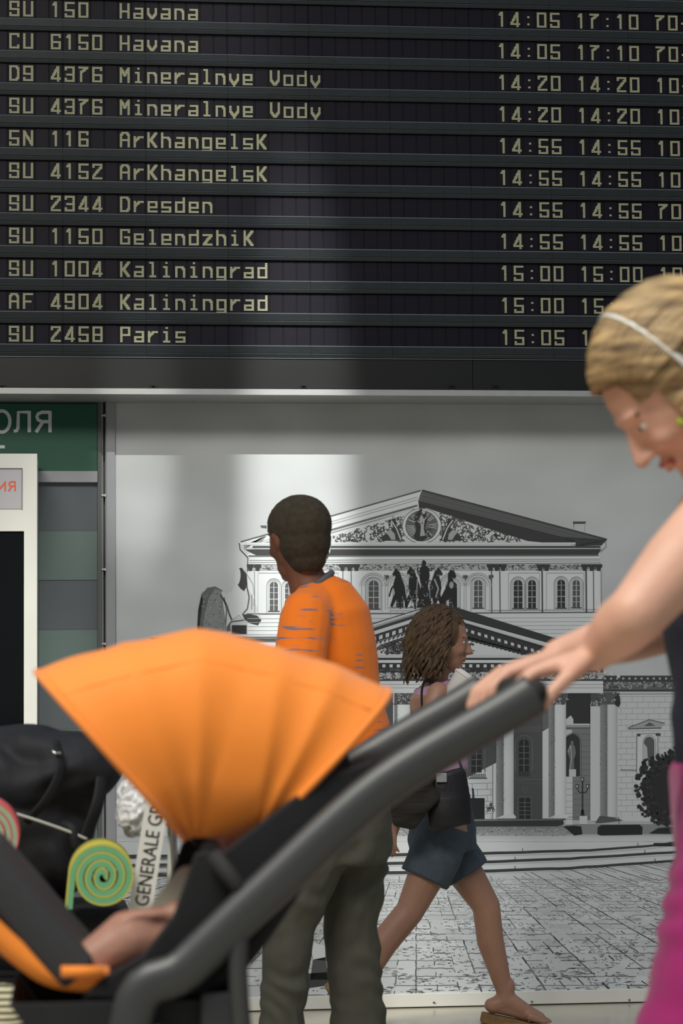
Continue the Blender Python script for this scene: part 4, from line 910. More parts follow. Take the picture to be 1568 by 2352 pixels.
for an, d in ((agL, V(.93, -.1, -.2)), (agR, V(.45, 0, -.75))):
    d = d.normalized(); s_ = d.cross(V(0, 0, 1)).normalized(); u_ = s_.cross(d); k = .86
    bm = bmesh.new(); prof = [(-.075, .026), (-.06, .036), (-.01, .034), (.06, .032), (.12, .042), (.165, .040), (.195, .026)]
    a_ = []; b_ = []
    for x, hw in prof+[(x, -hw) for x, hw in prof[::-1]]:
        base = an+d*x*k+s_*hw*k; a_.append(bm.verts.new(base-u_*(.088)*k)); b_.append(bm.verts.new(base-u_*(.112 if x > 0 else .125)*k))
    bm.faces.new(a_); bm.faces.new(b_[::-1])
    for i in range(len(a_)): bm.faces.new((a_[i], b_[i], b_[(i+1) % len(a_)], a_[(i+1) % len(a_)]))
    bmesh.ops.recalc_face_normals(bm, faces=bm.faces)
    sd_ = mk('sandal', bm, m_sandal, GIRL, bevel=.003)
    bm = bmesh.new(); tube(bm, [an+d*.11*k+s_*.040*k-u_*.085*k, an+d*.10*k+s_*.02-u_*.045*k, an+d*.10*k-s_*.02-u_*.045*k, an+d*.11*k-s_*.040*k-u_*.085*k], .008, 8, flat=(1, .4)); mk('strap', bm, m_sandal, sd_)
# what she holds and carries
m_paper = mat('white paper', (228, 224, 218), .8)
cup = B(1046, 1588, -.13)
bm = bmesh.new()
for k_ in range(2):
    ringp = []
for i, (zz, r_) in enumerate(((-.04, .026), (.045, .036), (.049, .036), (.049, .033), (-.03, .022))): pass
def revolve(bm, prof, M_, seg=24):
    rings = [[bm.verts.new(M_ @ V(r*math.cos(2*math.pi*k/seg), r*math.sin(2*math.pi*k/seg), z)) for k in range(seg)] for r, z in prof]
    for a, b in zip(rings, rings[1:]):
        for k in range(seg): f = bm.faces.new((a[k], a[(k+1) % seg], b[(k+1) % seg], b[k])); f.smooth = True
    bm.faces.new(rings[0][::-1]); bm.faces.new(rings[-1])
    bmesh.ops.recalc_face_normals(bm, faces=bm.faces)
CUP = thing('paper_cup', cup, 'white paper cup held at chest height by the person in the lilac top', 'cup')
Mc = Matrix.Translation(cup) @ Matrix.Scale(1.25, 4) @ Matrix.Rotation(math.radians(38), 4, 'Y')
bm = bmesh.new(); revolve(bm, [(.022, -.04), (.033, .04), (.0345, .042), (.0335, .044)], Mc); mk('cup_body', bm, m_paper, CUP)
bm = bmesh.new(); revolve(bm, [(.036, .042), (.036, .049), (.030, .052), (.028, .056), (.010, .056)], Mc); mk('lid', bm, m_paper, CUP)
m_bag = mat('black leather', (24, 22, 26), .45, noise_amt=.2, nscale=30, bump=.2, bscale=150)
bc = B(1030, 1835, -.245); HB = thing('handbag', bc+V(0, 0, -.1), 'black leather shoulder bag hanging at the hip over denim shorts', 'bag')
bm = bmesh.new(); torso(bm, [bc+V(.004, 0, -.094), bc+V(.002, 0, -.085), bc, bc+V(-.008, 0, .08), bc+V(-.01, 0, .088)], [.062, .073, .074, .066, .060], [.028, .036, .035, .022, .014], V(1, 0, 0)); mk('bag_body', melt('bag_body', bm, .005, 3, folds(.002, 9, (0, 0, 1))), m_bag, HB)
bm = bmesh.new(); box(bm, (bc.x-.045, bc.y-.037, bc.z+.055), (bc.x-.01, bc.y-.028, bc.z+.085)); mk('buckle', bm, m_alu, HB, bevel=.003, label='grey metal buckle on the flap')
bm = bmesh.new(); tube(bm, bez([bc+V(-.06, 0, .08), B(975, 1700, -.16), B(968, 1590, -.13), B(985, 1562, -.08), B(1020, 1600, .0), B(1040, 1700, -.08), bc+V(.05, 0, .08)], 6), .007, 8, flat=(1, .35)); mk('shoulder_strap', bm, m_bag, HB)
m_knit = mat('dark grey brown knit', (58, 54, 46), .95, rgb2=(34, 32, 28), nscale=7, stretch=(1.5, 1.5, 60), bump=.3, bscale=150)
kc = B(935, 1815, -.27)
bm = bmesh.new(); torso(bm, [kc+V(.05, 0, -.09), kc+V(.03, 0, -.07), kc, kc+V(.01, 0, .07), kc+V(.055, .02, .12)], [.05, .085, .095, .085, .035], [.02, .04, .048, .035, .02], V(1, 0, 0))
kn = mk('knit_jacket', melt('knit_jacket', bm, .006, 3, folds(.006, 12, (0, 0, 1), .8, 7)), m_knit); tag(kn, 'grey brown knitted jacket hanging from the striding person\'s arm', 'jacket')
# ---------------------------------------------------------------- the stroller (plane Y about -5.1)
YS = -5.1; HWD = .17
def S(px, py, dy=0.0): return P(px, py, YS+dy)
m_hood = mat('orange hood cloth', (244, 138, 34), .7, noise_amt=.04, nscale=8, bump=.08, bscale=300, sheen=.3)
m_frame = mat('graphite tube', (72, 74, 74), .45, metal=.4)
m_seat = mat('black padded cloth', (20, 21, 24), .85, noise_amt=.2, nscale=20, bump=.15, bscale=200)
m_grip = mat('black foam grip', (34, 33, 32), .8)
m_tyre = mat('rubber tyre', (30, 30, 30), .8); m_rim = mat('grey plastic rim', (120, 122, 124), .4)
piv = S(480, 1950, -.10)+V(0, .10, 0)
ST = thing('stroller', drop(piv, 0), 'stroller with bright orange hood, graphite frame and black seat pushed from the right', 'stroller')
pz = piv
def hood_point(th, t, r, hw):
    """th angle of the rib in the side plane, t 0..1 along the arch from the near to the far pivot"""
    d = V(math.cos(th), 0, math.sin(th)); s = math.sin(math.pi*t); c = math.cos(math.pi*t)
    e = .42; a = abs(s)**e; b = math.copysign(abs(c)**.62, c)
    return pz+V(.05*(1-a)*(1 if th < 1.3 else -.4), 0, 0)+d*r*a+V(0, -hw*b*(.74+.26*math.sin(min(1, a/.62)*1.5708)), 0)
ribs = [(math.radians(134), .335), (math.radians(112), .300), (math.radians(92), .298), (math.radians(70), .290), (math.radians(54), .306), (math.radians(40), .330)]
bm = bmesh.new(); NT = 40; K = 9; grid = []
rc_ = bez([V(t_, r_, 0) for t_, r_ in ribs], K)
for i in range(len(ribs)-1):
    for k in range(K):
        u = k/K; th = ribs[i][0]*(1-u)+ribs[i+1][0]*u; r = rc_[i*K+k].y; th = rc_[i*K+k].x
        r *= 1-.009*math.sin(math.pi*u); hw = (HWD+.01)*(1-.03*math.sin(math.pi*u)); grid.append((th, r, hw))
grid.append((*ribs[-1], HWD+.01))
V1 = [[bm.verts.new(hood_point(th, .0005+.999*j/NT, r, hw)+V(0, 0, .0016*noise.noise(Vector((th*9, j*.3, 1))))) for j in range(NT+1)] for th, r, hw in grid]
for a, b in zip(V1, V1[1:]):
    for j in range(NT): f = bm.faces.new((a[j], a[j+1], b[j+1], b[j])); f.smooth = True
HOOD = mk('hood', bm, m_hood, ST, True); so = HOOD.modifiers.new('thick', 'SOLIDIFY'); so.thickness = .003; so.offset = -1
for i, (th, r) in enumerate(ribs):
    bm = bmesh.new(); tube(bm, [hood_point(th, .0005+.999*j/40, r+.001, HWD+.012) for j in range(41)], .005 if i in (0, 5) else .0012, 8); mk('hood_rib', bm, m_hood, HOOD, True)
bm = bmesh.new()   # seam that runs along the top of the side panel
tube(bm, [hood_point(th, .24, r*1.002, hw+.002) for th, r, hw in grid[::2]], .0024, 6); mk('seam', bm, m_hood, HOOD, True)
bm = bmesh.new()
for s_ in (-1, 1): bmesh.ops.create_cone(bm, cap_ends=True, segments=20, radius1=.015, radius2=.012, depth=.014, matrix=Matrix.Translation(piv+V(0, s_*(HWD*.78), 0)) @ Matrix.Rotation(math.pi/2, 4, 'X'))
mk('hinge', bm, m_grip, HOOD)
N_ = lambda px, py: S(px, py, -HWD-.035)+V(0, HWD+.035, 0)
hb = [N_(1228, 1592), N_(1165, 1632), N_(880, 1805), N_(620, 2040), N_(430, 2222), N_(300, 2350)]
fw = drop(S(90, 2352), .11); rw = drop(S(620, 2352), .13)
for s_ in (-1, 1):
    dy = V(0, s_*(HWD+.035), 0)
    bm = bmesh.new(); tube(bm, bez([p+dy for p in hb]+[fw+V(.12, 0, .22)+dy, fw+dy*.92+V(.02, 0, .05)], 6), .019, 12, flat=(1, 1.5), up=V(0, 1, 0)); mk('side_tube', bm, m_frame, ST, True)
    bm = bmesh.new(); tube(bm, bez([N_(600, 2052)+dy, N_(545, 2200)+dy, V((S(580, 2330)).x, YS, .4)+dy, rw+dy], 6), .0135, 12); mk('rear_leg', bm, m_frame, ST, True)
    bm = bmesh.new(); tube(bm, [piv+V(0, s_*(HWD+.02), 0), N_(575, 2075)+dy], .011, 10); mk('bracket', bm, m_grip, ST, True)
bm = bmesh.new(); tube(bm, bez([hb[0]+V(0, -HWD-.035, 0), hb[0]+V(.012, -HWD*.8, .004), hb[0]+V(.014, 0, .005), hb[0]+V(.012, HWD*.8, .004), hb[0]+V(0, HWD+.035, 0)], 8), .0165, 14); mk('handlebar', bm, m_grip, ST, True)
bm = bmesh.new(); tube(bm, [rw+V(0, -.25, 0), rw+V(0, .25, 0)], .010, 10); mk('axle', bm, m_frame, ST)
wp = None
def wheel(c, R_, nm='wheel'):
    bm = bmesh.new(); M_ = Matrix.Translation(c) @ Matrix.Rotation(math.pi/2, 4, 'X')
    revolve(bm, [(R_*.72, -.012), (R_*.9, -.018), (R_, -.010), (R_, .010), (R_*.9, .018), (R_*.72, .012)], M_, 36)
    t_ = mk(nm, bm, m_tyre, ST); bm = bmesh.new(); revolve(bm, [(R_*.16, -.02), (R_*.2, -.006), (R_*.74, -.014), (R_*.74, .014), (R_*.2, .006), (R_*.16, .02)], M_, 36); mk('rim', bm, m_rim, t_)
for s_ in (-1, 1): wheel(rw+V(0, s_*.25, 0), .128); wheel(fw+V(-.02, s_*.21, -.01), .098)
# seat shell, footrest and basket
def sheet(bm, pts, w, th, n=None):
    """cloth panel: a side-plane polyline extruded across the stroller with thickness th"""
    pts = bez(pts, 5); m = len(pts); up = []
    for i, p in enumerate(pts): d = (pts[min(i+1, m-1)]-pts[max(i-1, 0)]).normalized(); up.append(d.cross(V(0, 1, 0)).normalized()*th/2)
    cs = [-1, -.9, -.45, 0, .45, .9, 1]
    def row(i, sgn): return [bm.verts.new(pts[i]+up[i]*sgn+V(0, c*w, 0)) for c in cs]
    T = [row(i, 1) for i in range(m)]; Bt = [row(i, -1) for i in range(m)]
    for i in range(m-1):
        for j in range(len(cs)-1): bm.faces.new((T[i][j], T[i][j+1], T[i+1][j+1], T[i+1][j])); bm.faces.new((Bt[i][j], Bt[i+1][j], Bt[i+1][j+1], Bt[i][j+1]))
        bm.faces.new((T[i][0], T[i+1][0], Bt[i+1][0], Bt[i][0])); bm.faces.new((T[i][-1], Bt[i][-1], Bt[i+1][-1], T[i+1][-1]))
    for i in (0, m-1):
        for j in range(len(cs)-1): bm.faces.new((T[i][j], T[i][j+1], Bt[i][j+1], Bt[i][j]))
    bmesh.ops.recalc_face_normals(bm, faces=bm.faces)
bm = bmesh.new(); sheet(bm, [S(760, 1800), S(690, 1940), S(590, 2100), S(500, 2205), S(380, 2240), S(250, 2262), S(190, 2262)], HWD-.0, .028); mk('seat', bm, m_seat, ST, True, bevel=.006)
for s_ in (-1, 1):
    bm = bmesh.new(); a_ = []; pl = [N_(870, 1745), N_(740, 1790), N_(620, 1880), N_(520, 1958), N_(452, 1962), N_(425, 2040), N_(400, 2110), N_(330, 2200), N_(240, 2250), N_(190, 2300), N_(330, 2310), N_(470, 2262), N_(600, 2140), N_(700, 2000), N_(880, 1800)]
    v0 = [bm.verts.new(p+V(0, s_*(HWD+.004), 0)) for p in pl]; v1 = [bm.verts.new(p+V(0, s_*(HWD-.012), 0)) for p in pl]
    bm.faces.new(v0); bm.faces.new(v1[::-1])
    for i in range(len(pl)): bm.faces.new((v0[i], v1[i], v1[(i+1) % len(pl)], v0[(i+1) % len(pl)]))
    bmesh.ops.recalc_face_normals(bm, faces=bm.faces); mk('side_panel', bm, m_seat, ST, bevel=.004)
bm = bmesh.new(); sheet(bm, [N_(185, 2255), N_(110, 2170), N_(30, 2075), N_(-60, 1975)], HWD, .055); mk('leg_rest', bm, mat('dark padded leg rest', (50, 51, 54), .8, bump=.1), ST, True, bevel=.01)
bm = bmesh.new(); sheet(bm, [N_(250, 2262), N_(130, 2252), N_(50, 2205), N_(-40, 2125), N_(-110, 2060)], HWD-.004, .03); mk('orange_lining', bm, m_hood, ST, True)
bm = bmesh.new(); tube(bm, [S(140, 2232, -HWD-.006), S(240, 2232, -HWD-.006)], .008, 8); mk('trim_piping', bm, m_hood, ST, True)
# basket of dark cloth slung between the legs
bk = mat('charcoal basket cloth', (32, 33, 35), .9, noise_amt=.1, nscale=30, bump=.3, bscale=400)
bm = bmesh.new(); x0, x1 = S(30, 2300).x, S(548, 2300).x; zt2, zb2 = S(300, 2262).z, S(300, 2352).z-.05
v = [(x0, zt2), (x1, zt2-.0), (x1-.02, zb2+.03), (x0+.18, zb2+.01), (x0+.03, zb2+.06)]
for y_ in (YS-HWD-.02, YS+HWD+.02):
    pass
va = [bm.verts.new(V(x, YS-HWD-.012, z)) for x, z in v]; vb = [bm.verts.new(V(x, YS+HWD+.012, z)) for x, z in v]
bm.faces.new(va); bm.faces.new(vb[::-1])
for i in range(1, 5): bm.faces.new((va[i], vb[i], vb[(i+1) % 5], va[(i+1) % 5]))
bmesh.ops.recalc_face_normals(bm, faces=bm.faces); o = mk('basket', bm, bk, ST); so = o.modifiers.new('t', 'SOLIDIFY'); so.thickness = .004
bm = bmesh.new(); box(bm, (S(445, 2300).x, YS-HWD-.032, S(500, 2335).z), (S(545, 2300).x, YS-HWD-.014, S(500, 2238).z)); mk('basket_pocket', bm, mat('grey pocket cloth', (52, 54, 56), .9), ST, bevel=.006)
m_cream = mat('cream ribbed webbing', (176, 172, 150), .9, bump=.2)
bm = bmesh.new()
for k in range(14): x = S(252+k*7.6, 2325).x; box(bm, (x, YS-HWD-.030, S(300, 2352).z-.004), (x+.0034, YS-HWD-.018, S(300, 2312).z))
box(bm, (S(250, 2325).x, YS-HWD-.022, S(300, 2352).z-.004), (S(358, 2325).x, YS-HWD-.017, S(300, 2314).z))
mk('ribbed_fringe', bm, m_cream, ST, kind='stuff')
# ---- the child in the stroller: lies back under the hood, bare legs towards the front
CHc = S(430, 2150); CH = thing('person', CHc, 'small child lying back in the stroller under the orange hood, bare legs forward', 'person')
hd = S(590, 1960, 0); bm = bmesh.new(); Fc = V(-.75, 0, .6); Uc = V(.6, 0, .75); head(bm, hd, Fc, Uc, .165, 1.0, .7)
torso(bm, [S(430, 2170), S(470, 2130), S(520, 2070), S(560, 2015)], [.085, .09, .085, .05], [.06, .07, .065, .04], V(0, 1, 0)); chain(bm, [hd, S(560, 2010)], [.04, .04])
for s_ in (-1, 1):
    hp, kn_, an_ = S(430, 2165, s_*.055), S(300, 2160, s_*.09), S(205, 2215, s_*.10)
    chain(bm, [hp, kn_, an_], [.055, .042, .030]); foot(bm, an_, V(-.7, 0, .35), .12)
    el_, wr_ = S(480, 2120, s_*.12), S(400, 2100, s_*.10); chain(bm, [S(545, 2040, s_*.085), el_, wr_], [.03, .025, .018]); hand(bm, wr_, V(-1, 0, .05), V(0, 0, -1), s_, .095, .4)
mk('body', melt('body', bm, .005, 3), m_skin_child, CH); face_parts(hd, Fc, Uc, .165, CH)
bm = bmesh.new(); torso(bm, [S(425, 2178), S(468, 2134), S(520, 2070), S(556, 2018)], [.098, .104, .10, .06], [.072, .082, .078, .05], V(0, 1, 0)); mk('romper', melt('romper', bm, .006, 3, folds(.003, 14, (1, 0, 1))), m_cream, CH)
bm = bmesh.new(); Rc = basis(Fc, Uc); ell(bm, hd+Rc @ V(-.016, 0, .026), (.072, .062, .062), Rc, 20); bmesh.ops.delete(bm, geom=[v for v in bm.verts if (Rc.inverted() @ (v.co-hd)).x > .03], context='VERTS'); mk('hair', bm, m_brown, CH, True)
# ---------------------------------------------------------------- the woman at the handle
def Wm(px, py, dy=0.0): return P(px, py, YS+dy)
m_blond = mat('sunlit blond hair', (196, 166, 116), .45, rgb2=(84, 64, 40), nscale=10, stretch=(1.2, 1.2, 9), bump=.3, bscale=90)
m_navy = mat('navy top', (22, 28, 44), .85, noise_amt=.1, nscale=20, bump=.15)
m_magenta = mat('magenta trousers', (156, 16, 102), .8, noise_amt=.05, nscale=12, bump=.12, bscale=300, sheen=.2)
m_lime = mat('lime green strap', (150, 158, 60), .8)
wh = Wm(1545, 905); Fw = V(-.66, 0, -.75); Uw = V(-.75, 0, .66); HW_ = .245
hipw = Wm(1750, 1790); WO = thing('person', drop(hipw, 0), 'person with blond hair, navy top and magenta trousers bending over the stroller handle', 'person')
nbw = Wm(1660, 1075); sw = [Wm(1640, 1180, -.165), Wm(1640, 1180, .165)]
gw = [hb[0]+V(.012, -.125, .005), hb[0]+V(.012, .12, .005)]
elw = [Wm(1462, 1410, -.215), Wm(1525, 1440, .19)]; wrw = [gw[0]+V(.088, 0, .048), gw[1]+V(.088, 0, .048)]
bm = bmesh.new(); head(bm, wh, Fw, Uw, HW_, jaw=.9); chain(bm, [wh+V(.03, 0, -.05), Wm(1620, 1010), nbw+V(.01, 0, -.02)], [.050, .050, .062])
torso(bm, [hipw+V(0, 0, -.08), hipw, Wm(1720, 1600), Wm(1690, 1400), Wm(1670, 1230), nbw+V(.01, 0, -.03)], [.12, .13, .115, .135, .145, .07], [.085, .085, .08, .10, .095, .055], V(0, 1, 0))
for s_, sh, el_, wr_ in ((-1, sw[0]+V(.01, .012, -.01), elw[0], wrw[0]), (1, sw[1], elw[1], wrw[1])):
    chain(bm, [sh, sh*.5+el_*.5+V(.0, 0, .005), el_], [.056, .050, .041], 18); chain(bm, [el_, el_*.65+wr_*.35+V(0, 0, .002), wr_], [.041, .041, .026], 18)
    # hand closed over the handlebar
    g0 = gw[0] if s_ < 0 else gw[1]; d_ = (g0+V(.0, 0, .022)-wr_).normalized(); hand(bm, wr_+d_*.004, (d_+V(0, -s_*.05, .0)).normalized(), V(-.15, 0, -1), -1*s_, .175, .78, .03, .8)
for s_ in (-1, 1):
    kn_ = V(hipw.x-.16 if s_ < 0 else hipw.x+.10, YS+s_*.1, .50); an_ = V(hipw.x-.20 if s_ < 0 else hipw.x+.34, YS+s_*.1, .10)
    chain(bm, [hipw+V(0, s_*.065, -.06), kn_, an_], [.07, .056, .036]); foot(bm, an_+V(.0, 0, -.025), V(-1, 0, 0), .16)
mk('body', melt('body', bm, .005, 4), m_skin_woman, WO); face_parts(wh, Fw, Uw, HW_, WO)
R = basis(Fw, Uw); Ri = R.inverted()
bm = bmesh.new(); ell(bm, wh+R @ V(-.035, 0, .045), (.118, .098, .100), R, 32); ell(bm, wh+R @ V(-.035, 0, -.03), (.102, .098, .1), R, 24)
def strands(co):
    out = np.empty(len(co))
    for i, c in enumerate(co):
        l = Ri @ (Vector(c)-wh); out[i] = .0042*noise.noise(Vector((l.x*10, l.y*70, l.z*85)))+.003*noise.noise(Vector((l.x*4, l.y*24, l.z*30)))
    return out
mh = melt('hair', bm, .004, 3, strands); bmh = bmesh.new(); bmh.from_mesh(mh); kill = []
for v in bmh.verts:
    l = (Ri @ (v.co-wh))/HW_
    if l.x > .24 or (l.x > .13 and l.z < .12) or (l.x > .04 and l.z < -.12) or l.z < -.40: kill.append(v)
bmesh.ops.delete(bmh, geom=kill, context='VERTS'); HW2 = mk('hair', bmh, m_blond, WO, True)
bm = bmesh.new(); rn = random.Random(11)      # combed-back locks over the cap
for _ in range(150):
    a_ = rn.uniform(-1.5, 1.5); zz = rn.uniform(.0, .145); pts = []
    c0 = wh+R @ V(-.035, 0, .045)
    for k in range(10):
        u = k/9; th = 1.15-u*2.5; q = V(math.sin(th)*math.cos(a_*.55), math.sin(a_)*(.75+.25*math.cos(th*.8)), math.cos(th)*math.cos(a_)*.98+.0)
        q.normalize(); pts.append(c0+R @ V(q.x*.121, q.y*.101, q.z*.103)+V(rn.uniform(-1, 1)*.0015, 0, rn.uniform(-1, 1)*.0015))
    if (Ri @ (pts[0]-wh)).x/HW_ > .33: continue
    tube(bm, pts, [.0022+.0022*math.sin(math.pi*k/9) for k in range(10)], 6)
mk('combed_lock', bm, m_blond, HW2, True, kind='stuff')
bm = bmesh.new(); bc_ = wh+R @ V(-.142, 0, -.015); ell(bm, bc_, (.05, .055, .055), R, 20); mk('bun', melt('bun', bm, .004, 2, strands), m_blond, HW2)
bm = bmesh.new(); rg = [wh+R @ V(-.02-.0*1, .098*math.cos(a), .045+.102*math.sin(a)) for a in [math.pi*(k/20*1.3-.15) for k in range(21)]]; tube(bm, rg, .0085, 8, flat=(1, .4)); mk('hair_band', bm, m_white, HW2, True)
bm = bmesh.new(); tube(bm, bez([Wm(1555, 965, -.07), Wm(1600, 985, -.065), Wm(1650, 1012, -.06), Wm(1690, 1040, -.03), Wm(1700, 1050, 0)], 5), .008, 8, flat=(1, .45)); mk('neck_strap', bm, m_lime, WO, True)
bm = bmesh.new(); torso(bm, [Wm(1738, 1775), Wm(1730, 1710), Wm(1722, 1600), Wm(1700, 1420), Wm(1690, 1290), Wm(1690, 1200)], [.17, .165, .14, .155, .15, .11], [.118, .115, .108, .112, .098, .07], V(0, 1, 0)); mk('navy_top', melt('navy_top', bm, .007, 3, folds(.005, 8, (.2, 0, 1), 1.4, 4)), m_navy, WO)
bm = bmesh.new(); torso(bm, [hipw+V(0, 0, -.12), hipw+V(0, 0, -.03), hipw+V(-.005, 0, .02), Wm(1735, 1722)], [.175, .18, .175, .165], [.125, .128, .124, .116], V(0, 1, 0))
for s_ in (-1, 1):
    kx = hipw.x-.165 if s_ < 0 else hipw.x+.10; ax = hipw.x-.215 if s_ < 0 else hipw.x+.34
    tube(bm, bez([hipw+V(-.02 if s_ < 0 else .0, s_*.085, -.04), V((hipw.x+kx)/2-.01, YS+s_*.1, .72), V(kx, YS+s_*.1, .5), V((kx+ax)/2, YS+s_*.1, .3), V(ax, YS+s_*.1, .09)], 4), [.115-.028*min(1, k/8)+.012*max(0, (k-8)/8) for k in range(17)], 24)
mk('trousers', melt('trousers', bm, .008, 3, folds(.005, 9, (.1, 0, 1), 1.8, 6)), m_magenta, WO)
for s_ in (-1, 1):
    ax = hipw.x-.20 if s_ < 0 else hipw.x+.34; bm = bmesh.new(); chain(bm, [V(ax+.045, YS+s_*.1, .048), V(ax-.1, YS+s_*.1, .042), V(ax-.165, YS+s_*.1, .036)], [.043, .044, .034]); mk('shoe', melt('shoe', bm, .006, 3), m_white, WO)
# ---------------------------------------------------------------- luggage on a trolley at the left (plane Y about -3.2)
YT = -3.2
def T(px, py, dy=0.0): return P(px, py, YT+dy)
m_nylon = mat('black nylon', (22, 22, 27), .75, noise_amt=.2, nscale=10, bump=.25, bscale=60)
m_chrome = mat('chrome wire', (190, 190, 186), .2, metal=1)
m_ad = mat('white advert strip', (222, 221, 214), .45); m_ink = mat('black ink', (22, 22, 24), .6)
x_l, x_r = T(-230, 2000).x, T(420, 2000).x
TR = thing('luggage_trolley', V((x_l+x_r)/2, YT, 0), 'chrome luggage trolley with a leaning white advert strip beside the man in orange', 'trolley')
bm = bmesh.new()
for y_ in (-.22, 0, .22): tube(bm, [V(x_l, YT+y_, .17), V(x_r, YT+y_, .17)], .011, 8)
for x_ in (x_l, x_r-.02, (x_l+x_r)/2): tube(bm, [V(x_, YT-.22, .17), V(x_, YT+.22, .17)], .011, 8)
mk('deck', bm, m_chrome, TR, True)
for s_ in (-1, 1):
    bm = bmesh.new(); tube(bm, bez([V(x_r-.1, YT+s_*.2, .18), T(395, 2300, s_*.2), T(400, 2060, s_*.2), T(392, 1880, s_*.2), T(372, 1800, s_*.2)], 5), .0095, 10); mk('upright', bm, m_chrome, TR, True)
for py in (1880, 1972, 1990, 2006, 2120, 2200):
    bm = bmesh.new(); a_ = T(398, py, -.2); b_ = T(398, py, .2); tube(bm, [a_+V(-.03, 0, 0), a_+V(.05, 0, 0)], .0022, 8); tube(bm, [a_, b_], .004, 8); mk('cross_wire', bm, m_chrome, TR, True)
for px in (388, 424):
    bm = bmesh.new(); q = T(px, 1920, -.205); q2 = T(px+2, 2062, -.205); tube(bm, [q, q*.4+q2*.6, q2], [.001, .006, .001], 8); mk('hanging_tassel', bm, m_tie, TR, True)
for x_ in (x_l+.05, x_r-.1):
    for s_ in (-1, 1):
        bm = bmesh.new(); revolve(bm, [(.03, -.016), (.06, -.016), (.062, 0), (.06, .016), (.03, .016)], Matrix.Translation(V(x_, YT+s_*.2, .062)) @ Matrix.Rotation(math.pi/2, 4, 'X'), 24); wl = mk('wheel', bm, m_tyre, TR)
        bm = bmesh.new(); box(bm, (x_-.012, YT+s_*.2+.018, .05), (x_+.012, YT+s_*.2+.026, .172)); box(bm, (x_-.02, YT+s_*.2-.026, .15), (x_+.02, YT+s_*.2+.026, .165)); box(bm, (x_-.008, YT+s_*.2-.02, .054), (x_+.008, YT+s_*.2+.02, .068)); mk('fork', bm, m_chrome, wl)
a0, a1 = T(322, 2092, -.23), T(366, 1812, -.23); dv = (a1-a0).normalized(); sv = V(dv.z, 0, -dv.x); L_ = (a1-a0).length
bm = bmesh.new(); vs = []
for q in ((0, 0), (1, 0), (1, 1), (0, 1)):
    for y_ in (0, .008): vs.append(bm.verts.new(a0+sv*(q[0]-.5)*.048+dv*q[1]*L_+V(0, y_, 0)))
for f in ((0, 2, 4, 6), (7, 5, 3, 1), (0, 1, 3, 2), (2, 3, 5, 4), (4, 5, 7, 6), (6, 7, 1, 0)): bm.faces.new([vs[i] for i in f])
for k in range(6):
    c = a0+sv*(-.021+k*.0084); a_, b_, c_ = bm.verts.new(c-sv*.0036), bm.verts.new(c+sv*.0036), bm.verts.new(c-dv*.011); d_ = bm.verts.new(c+V(0, .006, 0)); bm.faces.new((a_, b_, c_)); bm.faces.new((a_, c_, d_)); bm.faces.new((b_, d_, c_))
bmesh.ops.recalc_face_normals(bm, faces=bm.faces); AD = mk('advert_strip', bm, m_ad, TR)
Rt = Matrix((dv, -sv, V(0, -1, 0))).transposed().to_4x4()
font_text('strip_lettering', 'GENERALE GRO', .041, a0+sv*.0145+dv*.010+V(0, -.0012, 0), m_ink, AD, rot=Rt, ext=.0004, fit=L_*.93)
bm = bmesh.new(); tube(bm, [a0+V(0, .01, .02), V(a0.x+.03, YT-.2, .18)], .007, 8); tube(bm, [a0*.3+a1*.7+V(0, .004, 0), T(395, 1890, -.2)], .005, 8); mk('strip_holder', bm, m_chrome, TR, True)
# suitcase under the rucksack
SUx0, SUx1 = x_l+.03, T(300, 2100).x; suz = T(100, 2075).z
SU = thing('suitcase', V((SUx0+SUx1)/2, YT, .182), 'large black suitcase standing on the trolley under the rucksack', 'suitcase')
bm = bmesh.new(); box(bm, (SUx0, YT-.17, .186), (SUx1, YT+.17, suz)); mk('shell', bm, m_nylon, SU, bevel=.03)
for z_ in (.3, .42, .54):
    bm = bmesh.new(); box(bm, (SUx0+.04, YT-.176, z_), (SUx1-.04, YT-.165, z_+.012)); mk('ridge', bm, m_nylon, SU, bevel=.003)
bm = bmesh.new(); tube(bm, bez([V((SUx0+SUx1)/2-.07, YT-.165, suz-.1), V((SUx0+SUx1)/2-.05, YT-.19, suz-.09), V((SUx0+SUx1)/2+.05, YT-.19, suz-.09), V((SUx0+SUx1)/2+.07, YT-.165, suz-.1)], 5), .008, 8); mk('handle', bm, m_grip, SU, True)
# black rucksack
rc = T(60, 1850, .0); RU = thing('rucksack', drop(rc, suz+.001), 'bulging black nylon rucksack lying on the suitcase at the left', 'rucksack')
bm = bmesh.new()
ell(bm, T(55, 1790, .02), (.19, .15, .115)); ell(bm, T(150, 1765, -.01), (.125, .13, .082)); ell(bm, T(-60, 1860, .02), (.2, .15, .17)); ell(bm, T(75, 1960, 0.02), (.13, .14, .105), basis(V(1, 0, -.4), V(.4, 0, 1))); ell(bm, T(40, 1900, .02), (.17, .14, .12)); ell(bm, T(210, 1768, -.02), (.05, .07, .05))
RB = mk('rucksack_body', melt('rucksack_body', bm, .008, 5, folds(.012, 4, (.4, 0, 1), 1.6, 9)), m_nylon, RU)
bm = bmesh.new(); tube(bm, bez([T(128, 1700, -.15), T(140, 1760, -.165), T(110, 1830, -.17), T(60, 1890, -.16)], 6), .012, 8, flat=(1, .3)); mk('strap', bm, m_nylon, RU, True)
bm = bmesh.new(); tube(bm, bez([T(235, 1770, -.09), T(226, 1840, -.12), T(205, 1900, -.12), T(188, 1950, -.12)], 6), .018, 8, flat=(1, .3)); mk('strap', bm, m_nylon, RU, True)
bm = bmesh.new(); tube(bm, bez([T(119, 1724, -.17), T(127, 1730, -.175), T(140, 1729, -.172)], 4), .003, 8); mk('buckle', bm, m_chrome, RU, True, label='bright metal buckle')
